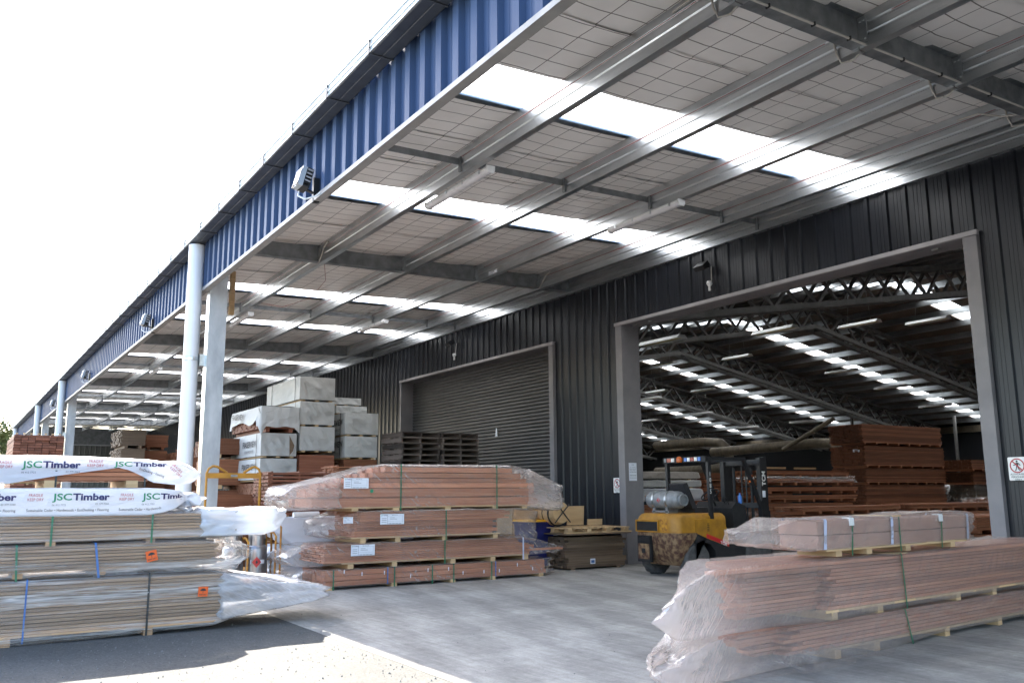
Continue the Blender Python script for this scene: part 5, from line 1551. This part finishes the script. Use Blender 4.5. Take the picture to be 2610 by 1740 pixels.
def pine_pallet(label, x, y, z, Lx, Ly, rz):
    T = thing('pallet', label, 'pallet', (x,y,z), rz, 'pale pallets lying on the weathered stack')
    for k in range(9): obj('deck_board', MB().box(-Lx,0,Ly*k/8.6,Ly*k/8.6+.095,.085,.105), M['pine'], T)
    for k in range(3):
        for j in range(4): 
            obj('block', MB().box(-Lx+.02+(Lx-.16)*k/2,-Lx+.14+(Lx-.16)*k/2,.02+(Ly-.14)*j/3,.12+(Ly-.14)*j/3,.02,.085), M['pine'], T)
        obj('base_board', MB().box(-Lx+.02+(Lx-.16)*k/2,-Lx+.14+(Lx-.16)*k/2,0,Ly+.07,0,.02), M['pine'], T)
    return T
obj_sheet = single('timber_sheet', MB().box(-14.75,-13.62,9.93,11.5,.665,.685), M['weathered'], 'thin warped sheet laid on the weathered stack under the pale pallet', 'sheet', (-14.2,10.7,.665))
pine_pallet('pale pine pallet on top of the weathered stack beside the door jamb', -13.66, 9.98, .69, 1.1, 1.5, R(-1.5))
T = thing('plywood_crate', 'tan plywood box standing behind the blue bin', 'crate', (-14.95,9.55,.0))
for (x0,x1,y0,y1) in ((-.6,.0,.0,.018),(-.6,.0,.80,.818),(-.018,.0,.018,.80),(-.6,-.582,.018,.80)):
    obj('panel', MB().box(x0,x1,y0,y1,.02,1.24), M['ply'], T)
obj('panel', MB().box(-.6,0,.0,.818,1.24,1.258), M['ply'], T)
for y in (.03,.75): obj('corner_batten', MB().box(0,.025,y,y+.05,.02,1.24), M['pine'], T)
T = thing('wrapped_coil', 'brown paper wrapped round bundle with dark straps on the pale pallet', 'bundle', (-14.35,10.18,.83))
st = []
mb = MB(); n, mseg = 22, 14
for i in range(mseg+1):
    x = -.30+.52*i/mseg; e = 1-abs(i/mseg-.5)**3*1.6
    for k in range(n):
        a = 2*math.pi*k/n; r = .245*e*(1+.07*noise.noise((x*6,math.cos(a)*2,math.sin(a)*2)))
        mb.v.append((x, .0+r*1.02*math.cos(a), .235+r*.98*math.sin(a)))
for i in range(mseg):
    for k in range(n): mb.f.append((i*n+k,i*n+(k+1)%n,(i+1)*n+(k+1)%n,(i+1)*n+k))
mb.f.append(tuple(range(n-1,-1,-1))); mb.f.append(tuple(mseg*n+k for k in range(n)))
obj('paper_wrap', mb, M['ply'], T, sm=50)
for (dx,r) in ((-.08,.262),(.10,.255)):
    obj('strap', MB().lathe([(r,-.008),(r+.006,-.008),(r+.006,.008),(r,.008)], (dx,0,.235), 22, 0), M['black_strap'], T)
obj('strap', MB().tube([(.235,-.17,.05),(.25,.0,.24),(.235,.18,.40)], .012, 6).tube([(.235,.2,.06),(.25,.02,.25),(.235,-.12,.42)], .012, 6), M['black_strap'], T)
single('plywood_offcut', MB().obox((-14.62,10.88,1.0),(1,0,0),(0,1,0),(.08,0,1),.012,.21,.19), M['ply'], 'square plywood offcut leaning upright behind the pale pallet', 'board', (-14.6,10.88,.80))
single('plywood_offcut', MB().obox((-14.6,11.36,.86),(1,0,0),(0,1,0),(.08,0,1),.012,.19,.06), M['ply'], 'low plywood offcut leaning at the right end of the pale pallet', 'board', (-14.6,11.36,.80))
# ================================================================== INSIDE THE WAREHOUSE
GI = 'timber packs stored inside the warehouse'
def inner(label, x, y, z, L, w, h, mat='kwila', film_=None, sb=False, t=.035, base=.09, group=GI, bw=.13, gaps=9, rzv=0):
    T = pack(label, x, y, z, rzv, group)
    n = max(2, int(L/.62))
    for k in range(n+1):
        yy = .12+(L-.24)*k/n
        obj('bearer', MB().box(-w+.02,0,yy-.045,yy+.045,.0,base-.02), M['cedar'], T)
    for xx in (-.05,-w+.06): obj('skid_board', MB().box(xx-.05,xx+.05,.02,L-.02,base-.02,base), M['cedar'], T)
    nl = max(1,int((h-base)/t)); nc = max(2,round(w/bw)); b = w/nc; mb = MB()
    for i in range(nl):
        for c in range(nc):
            dy = rnd.uniform(-.05,.05); xx = -b*(c+.5)+rnd.uniform(-.006,.003)
            if sb and (c == 0 or i == nl-1):
                o = bpy.data.objects.new('board', board_mesh(b-.006,t-.010,L,mat)); COL.objects.link(o); o.parent = T; o.location = (xx,dy,base+i*t)
            else: mb.box(xx-b/2+.003,xx+b/2-.003,dy,L+dy*.6,base+i*t,base+i*t+t-.010)
    o = obj('boards', mb, M[mat], T); o['kind'] = 'stuff'
    if film_: wrap(T, [(-.12,base,h*.8,.05),(0,base-.01,h+.01),(L,base-.01,h+.01),(L+.1,base,h*.8,.05)], w, M[film_], rnd.randint(1,99), .012, 1.4, 6, .12)
    return T
# tall red stack in the middle of the doorway
z = 0
for k, (h, y0, L) in enumerate(((.84,27.95,5.0),(.84,27.9,5.0),(.60,27.9,5.0),(.82,27.85,4.95),(.78,27.75,4.9))):
    inner('red hardwood pack, %s of the tall stack in the middle of the doorway' % ('lowest','second','third','fourth','topmost')[k], -20.0+.06*k, y0-.02*k, z, L, 1.45, h, 'kwila', None, True, .05)
    z += h+.004
single('paper_label', MB().box(-20.3,-20.02,27.79,27.80,2.85,2.95), M['paper'], 'white label on the end of the tall red stack', 'label', (-20.2,27.8,2.85))
# lower stack of palletised boards left of it
z = .94
for k in range(5):
    inner('brown board pack on pallets, %s layer of the low stack behind the forklift mast' % ('lowest','second','third','fourth','topmost')[k], -16.6+.05*(k%2), 18.7+.1*(k%3), z, 3.9-.2*(k > 3), 1.2, .225, 'cedar', 'film' if k == 3 else None, True, .05, .085)
    z += .228
inner('brown board pack on the floor under the low stack behind the forklift mast', -16.6, 18.7, .0, 4.0, 1.2, .46, 'kwila', None, False, .05)
inner('brown board pack second from the floor under the low stack behind the mast', -16.6, 18.7, .465, 4.0, 1.2, .47, 'cedar', 'film', True, .05)
for i, y in enumerate((19.1, 20.4)):
    single('timber_offcut', MB().box(-16.9,-16.8,y,y+.85,z+.0,z+.05), M['pine'], 'pale offcut lying on the low stack, %s one' % ('left','right')[i], 'offcut', (-16.85,y+.4,z))
# long low packs in front of the tall stack
inner('long low brown pack nearest the door behind the pink packs', -14.4, 17.6, .0, 9.0, 1.2, .46, 'kwila', None, True, .045)
inner('long low brown pack lying on the one nearest the door', -14.4, 17.6, .465, 9.2, 1.2, .42, 'cedar', None, True, .045)
inner('thin brown pack on the long low packs, its left part', -14.45, 17.6, .89, 4.0, 1.1, .24, 'cedar', None, True, .05)
inner('thin brown pack on the long low packs, its right part', -14.45, 22.2, .89, 5.0, 1.1, .22, 'cedar', None, True, .04)
inner('long brown pack further right behind the near right stack', -11.0, 19.0, .0, 6.5, 1.2, .5, 'kwila', None, True, .05)
inner('long brown pack on top of the one further right', -11.0, 19.2, .505, 6.2, 1.2, .42, 'cedar', None, True, .05)
# dim stacks at the right
for k, (z, h, m_) in enumerate(((0,.85,'kwila'),(.86,.8,'weathered'),(1.67,.5,'kwila'),(2.18,.45,'kwila'))):
    inner('dim brown pack at the right jamb, %s of its stack' % ('lowest','second','third','topmost')[k], -19.5+.2*k, 34.2-.4*k, z, 6.2-.3*k, 1.3, h, m_, 'film' if k in (1,) else None, True, .05)
for k, (z, h) in enumerate(((0,.7),(.71,.5))):
    inner('orange brown pack low at the right jamb, %s' % ('on the floor','on top')[k], -15.0, 27.5, z, 6.0, 1.2, h, 'cedar', 'film' if k else None, True, .05)
# pale paper wrapped packs at the left, behind the cylinder of the forklift
def pale(label, x, y, z, L, w, h, seed, mat='paper_wrap'):
    T = pack(label, x, y, z, 0, 'pale wrapped packs inside the left jamb', 'wrapped pack', 'wrapped_pack')
    obj('bearer', MB().box(-w+.05,-.03,.2,.3,0,.04).box(-w+.05,-.03,L-.4,L-.3,0,.04), M['pine'], T)
    wrap(T, [(-.02,.05,h-.03,.02),(.04,.04,h),(L-.05,.04,h),(L,.06,h-.02,.02)], w, M[mat], seed, .008, 1.4, 4, name='paper_wrap', endamp=.6)
    return T
pale('upper pale wrapped pack behind the forklift, inside the left jamb', -18.0, 15.3, 1.78, 2.45, 1.1, .225, 201)
pale('second pale wrapped pack from the top behind the forklift', -18.0, 15.3, 1.56, 2.5, 1.1, .215, 205, 'grey_wrap')
T = pale('white printed pack with green lettering behind the forklift cylinder', -17.95, 15.2, 1.18, 2.6, 1.1, .37, 209, 'film_white')
lettering('lettering', 'JSC', .20, lambda a,b: (.045,.62+a,.10+b), M['green_ink'], T, .012, world=False)
lettering('lettering', 'Timber', .20, lambda a,b: (.045,1.02+a,.10+b), M['navy_ink'], T, .03, world=False)
inner('brown pack on the floor under the pale wrapped packs', -18.0, 15.2, 0, 4.5, 1.1, .58, 'kwila', None, False, .05)
inner('brown pack second from the floor under the pale wrapped packs', -18.0, 15.2, .585, 4.5, 1.1, .58, 'cedar', None, True, .05)
inner('brown pack right of the pale wrapped packs, seen through the forklift', -18.3, 18.2, 1.18, 1.6, 1.1, .52, 'kwila', None, True, .05)
inner('brown pack topmost right of the pale packs, seen through the forklift guard', -18.3, 18.2, 1.71, 1.6, 1.1, .30, 'kwila', None, True, .05)
for k, (x,y,h) in enumerate(((-33,33,2.3),(-37,36,2.6),(-31,34.6,1.9))):
    z = 0
    for j in range(int(h/.75)):
        inner('dark pack far back left under the ducts, pile %s, %s layer' % (('one behind the wide bend','two beside the jamb','three below the duct')[k], ('lowest','second','third')[j]), x, y, z, 2.6, 1.3, .74, 'kwila', None, False, .06); z += .745

# ------------------------------------------------------------------ forklift entering the doorway
F = thing('forklift', 'worn yellow gas forklift with black mast driving into the open doorway', 'forklift', (-11.85,11.7,.008))
def fk(name, mb, mat, parent=None, sm=None): return obj(name, mb, M[mat] if isinstance(mat, str) else mat, parent or F, world=True, sm=sm)
FX0, FX1 = -12.42, -11.30; FC = (FX0+FX1)/2
def loft(levels, n=28):
    """levels: (z, half width, y rear, y front, corner radius)"""
    mb = MB()
    ring = None
    for (z,hw,yr,yf,r) in levels:
        pts = [(FC+hw,yf)]
        for a in range(0,91,10): pts.append((FC+hw-r+r*math.cos(R(a)), yr+r-r*math.sin(R(a))))
        for a in range(0,91,10): pts.append((FC-hw+r-r*math.sin(R(a)), yr+r-r*math.cos(R(a))))
        pts.append((FC-hw,yf))
        o = len(mb.v); k = len(pts); mb.v += [(x,y,z) for x,y in pts]
        if ring is not None:
            for i in range(k): mb.f.append((ring+i,ring+(i+1)%k,o+(i+1)%k,o+i))
        else: mb.f.append(tuple(range(o+k-1,o-1,-1)))
        ring = o
    mb.f.append(tuple(range(ring,ring+k)))
    return mb
M['rust'] = simple('chipped_counterweight', (.075,.030,.018), (.26,.165,.085), .75, .1, 13, 0, .35, 40, rr=.2, dist=.01)
e = M['rust'].node_tree
for nd in e.nodes:
    if nd.type == 'VALTORGB':
        nd.color_ramp.elements[0].position = .40; nd.color_ramp.elements[1].position = .62
cw = fk('counterweight', loft([(.20,.40,10.74,10.82,.07),(.30,.47,10.65,10.82,.12),(.50,.54,10.575,10.84,.17),(.64,.56,10.545,10.98,.18),(.755,.56,10.545,11.05,.18)]), 'rust', sm=35)
fk('tow_recess', MB().box(FC-.40,FC-.06,10.50,10.56,.245,.70), 'black', cw)
fk('tow_plate', MB().box(FC-.37,FC-.09,10.485,10.50,.30,.56), 'rust', cw)
fk('tow_slot', MB().box(FC-.38,FC-.08,10.49,10.505,.58,.68).box(FC-.27,FC-.18,10.478,10.486,.40,.48), 'black', cw)
hood = loft([(.758,.555,10.55,11.75,.17),(.95,.55,10.555,11.75,.17),(1.02,.535,10.575,11.75,.16),(1.07,.50,10.62,11.72,.14),(1.085,.46,10.67,11.70,.12)])
hd = fk('rear_hood', hood, 'yellow', sm=35)
fk('grille_surround', MB().box(FC-.46,FC+.10,10.525,10.56,.945,.975).box(FC-.46,FC+.10,10.53,10.56,.765,.785).box(FC-.48,FC-.455,10.53,10.58,.765,.975).box(FC+.10,FC+.125,10.53,10.56,.765,.975), 'yellow', hd)
fk('grille_dark_panel', MB().box(FC-.455,FC+.10,10.538,10.56,.785,.945), 'black', hd)  # solid black panel; its colour stands in for the shade inside the grille
fk('worn_patch', MB().box(FC+.16,FC+.34,10.546,10.5495,.78,.99), 'rusty_yellow', hd)
side = [(11.0,.76),(11.0,.98),(11.25,.995),(11.55,.975),(11.68,.93),(11.76,.82),(11.80,.60),(11.79,.49),(11.25,.66)]
fk('side_panel', MB().prism(side, 0, FX0, FX1), 'yellow')
fk('side_stripe', MB().prism([(11.25,.668),(11.255,.735),(11.80,.565),(11.795,.492)], 0, FX1, FX1+.004), 'red')
lettering('lettering', 'TCM', .075, lambda a,b: (FX1+.0055,11.585+a*.98,.565-a*.31+b*.9-.01), M['white'], F, .03)
lettering('lettering', '25', .055, lambda a,b: (FX1+.0055,11.31+a*.98,.685-a*.31+b*.9-.012), M['lens_amber'], F, .01)
v = MB()
for k in range(5): v.box(FX1,FX1+.004,11.28,11.33,.78+.03*k,.79+.03*k)
fk('vent_slots', v, 'black')
fk('chassis', MB().box(FX0+.03,FX1-.03,11.47,12.75,.22,.62).box(FX0+.27,FX1-.27,10.8,11.47,.22,.62).prism([(11.0,.3),(11.0,.755),(11.25,.66),(11.79,.49),(12.7,.45),(12.7,.2),(11.5,.2),(11.45,.45),(11.35,.56),(11.15,.60),(10.98,.56)], 0, FX1-.035, FX1-.002), 'matt_black')
def wheel(x0, x1, y, r, nm='wheel'):
    t_ = fk(nm, MB().lathe([(r*.62,x0),(r*.86,x0),(r*.97,x0+.02),(r,x0+.045),(r,x1-.045),(r*.97,x1-.02),(r*.86,x1),(r*.62,x1)], (0,y,r+.002), 30, 0), 'rubber', sm=30)
    fk('rim', MB().lathe([(.03,x0+.02),(r*.62,x0+.01),(r*.62,x1-.01),(r*.5,x1-.03),(r*.2,x1-.02),(.03,x1-.02)], (0,y,r+.002), 20, 0), 'truss', t_, sm=30)
    g_ = MB()
    for k in range(26):
        a = 2*math.pi*k/26
        c = Vector((0,y+r*.985*math.cos(a),r+.002+r*.985*math.sin(a)))
        g_.obox(c+Vector(((x0+x1)/2,0,0)), (1,.25*(1 if k%2 else -1)*-math.sin(a),.25*(1 if k%2 else -1)*math.cos(a)), (0,-math.sin(a),math.cos(a)), (0,math.cos(a),math.sin(a)), (x1-x0)*.36, .018, .012)
    fk('tread', g_, 'rubber', t_)
wheel(FX0+.02,FX0+.22,10.97,.29); wheel(FX1-.235,FX1-.015,11.06,.29); wheel(FX0-.02,FX0+.22,12.55,.35); wheel(FX1-.22,FX1+.02,12.55,.35)
# overhead guard
gd = MB()
for x in (FX0+.03,FX1-.03):
    gd.bar((x,11.42,.96),(x,11.40,2.02),.055,.075,(0,1,0))
    gd.bar((x,12.30,2.03),(x,12.72,1.15),.05,.07,(0,1,0)); gd.bar((x,12.72,1.18),(x,12.74,.6),.05,.06,(0,1,0))
    gd.bar((x,11.36,2.04),(x,12.33,2.05),.055,.06)
guard = fk('overhead_guard', gd, 'black')
for y in (11.40,12.30): fk('guard_beam', MB().box(FX0,FX1,y-.03,y+.03,2.01,2.075), 'black', guard)
for k in range(6): fk('guard_bar', MB().box(FX0+.14+.165*k,FX0+.165+.165*k,11.42,12.3,2.045,2.06), 'black', guard)
lb = fk('light_bar', MB().box(FX0,FX1-.02,11.32,11.365,1.985,2.085), 'matt_black')
for (a,b,mt) in ((.05,.10,'cyl_grey'),(.12,.24,'lens_red'),(.24,.31,'white'),(.40,.52,'lens_amber'),(.58,.64,'bottle'),(.66,.72,'white'),(.73,.83,'lens_red'),(.84,.90,'white'),(.93,.99,'bottle')):
    fk('lamp', MB().box(FX0+a,FX0+b,11.305,11.321,2.005,2.07), mt, lb)
fk('warning_lamp', MB().lathe([(.05,-.04),(.055,.0),(.045,.05),(.02,.07)], (FX0+.46,11.30,2.03), 12), 'lens_amber', sm=60)
fk('tail_lamp', MB().box(FX1-.13,FX1-.04,11.20,11.26,1.00,1.045), 'lens_red')
lettering('lettering', '1\n0\n8\n5', .085, lambda a,b: (FX1-.0005,11.385+a,1.73+b*1.25), M['white'], F, .01)
# gas cylinder across the tail
gc = fk('gas_bottle', MB().lathe([(.09,-.42),(.12,-.41),(.15,-.36),(.158,-.30),(.158,-.02),(.162,-.018),(.162,.0),(.158,.002),(.158,.30),(.15,.36),(.115,.40),(.10,.40),(.105,.47),(.085,.47),(.08,.42)], (FC-.08,10.92,1.315), 26, 0), 'cyl_grey', sm=40)
for dx in (-.20,.14): fk('clamp_band', MB().lathe([(.160,-.022),(.166,-.022),(.166,.022),(.160,.022)], (FC-.08+dx,10.92,1.315), 26, 0), 'galv', gc)
fk('hazard_mark', MB().add([(FC-.10+ox*.05,10.92-.1605*math.cos(a),1.315+.1605*math.sin(a)) for ox,a in ((-1,.0),(0,-.32),(1,.0),(0,.32))],[(0,1,2,3)]), 'red', gc)
fk('bottle_cradle', MB().box(FC-.30,FC-.24,10.80,11.04,1.085,1.18).box(FC+.03,FC+.09,10.80,11.04,1.085,1.18).box(FC-.33,FC+.12,10.80,10.83,1.10,1.13), 'galv')
# seat, wheel, dash
fk('seat_base', MB().box(FC-.25,FC+.25,11.30,11.75,1.08,1.18), 'seat')
fk('seat_back', MB().add([(FC-.24,11.26,1.16),(FC+.24,11.26,1.16),(FC+.24,11.38,1.16),(FC-.24,11.38,1.16),(FC-.19,11.10,1.60),(FC+.19,11.10,1.60),(FC+.19,11.20,1.62),(FC-.19,11.20,1.62)],[(3,2,1,0),(4,5,6,7),(0,1,5,4),(1,2,6,5),(2,3,7,6),(3,0,4,7)]), 'seat')
fk('dash', MB().prism([(12.05,.62),(12.0,1.16),(12.12,1.28),(12.34,1.20),(12.45,.62)], 0, FX0+.08, FX1-.08), 'matt_black')
sw = MB(); c = Vector((FC+.02,11.93,1.40)); ax = Vector((0,-.55,.83)).normalized(); u_ = Vector((1,0,0)); v_ = ax.cross(u_)
sw.tube([c+(u_*math.cos(2*math.pi*k/20)+v_*math.sin(2*math.pi*k/20))*.17 for k in range(21)], .014, 6, False)
for k in range(3): sw.bar(c, c+(u_*math.cos(2.1*k)+v_*math.sin(2.1*k))*.17, .02, .012)
sw.tube([c, c-ax*.3], .022, 8)
fk('steering_wheel', sw, 'black', sm=60)
fk('floor_plate', MB().box(FX0+.05,FX1-.05,11.75,12.35,.50,.62), 'matt_black')
fk('lever', MB().tube([(FC+.25,12.1,1.2),(FC+.27,11.98,1.36)], .01, 6).tube([(FC+.33,12.1,1.2),(FC+.35,11.98,1.36)], .01, 6), 'black')
fk('drink_bottle', MB().lathe([(.032,0),(.036,.02),(.036,.13),(.015,.16),(.015,.19)], (FX1-.16,12.30,1.24), 12), 'bottle', sm=50)
fk('handset', MB().box(FX1-.05,FX1-.01,12.44,12.50,1.62,1.76), 'lens_amber')
# mast
ms = MB()
for x in (FX0+.10,FX1-.10):
    ms.box(x-.05,x+.05,12.76,12.90,.06,2.08); ms.box(x-.035 if x > FC else x+.0,x+.0 if x > FC else x+.035,12.90,13.0,.06,2.10)
mast = fk('mast', ms, 'black')
for z in (.35,1.2,2.0): fk('mast_beam', MB().box(FX0+.10,FX1-.10,12.80,12.86,z-.05,z+.05), 'black', mast)
for dx in (-.22,.22): fk('lift_ram', MB().tube([(FC+dx,12.83,.15),(FC+dx,12.83,1.9)], .03, 10), 'matt_black', mast, 60)
fk('chain', MB().box(FC-.07,FC-.04,12.86,12.87,.4,2.0).box(FC+.04,FC+.07,12.86,12.87,.4,2.0), 'black', mast)
fk('mast_decal', MB().box(FX1-.05,FX1-.049,12.79,12.87,1.35,1.47), 'paper', mast)
lettering('lettering', 'TCM', .13, lambda a,b: (FX1-.0485,12.885-b,1.56+a), M['white'], F, .03)
fk('carriage', MB().box(FX0+.05,FX1-.05,13.0,13.04,.12,.22).box(FX0+.05,FX1-.05,13.0,13.04,.48,.56).box(FX0+.1,FX0+.14,13.0,13.03,.12,1.1).box(FX1-.14,FX1-.1,13.0,13.03,.12,1.1), 'black')
for dx in (-.28,.28): fk('fork', MB().prism([(13.04,.05),(13.04,.55),(13.08,.55),(13.09,.09),(14.1,.065),(14.1,.05)], 0, FC+dx-.06, FC+dx+.06), 'black')
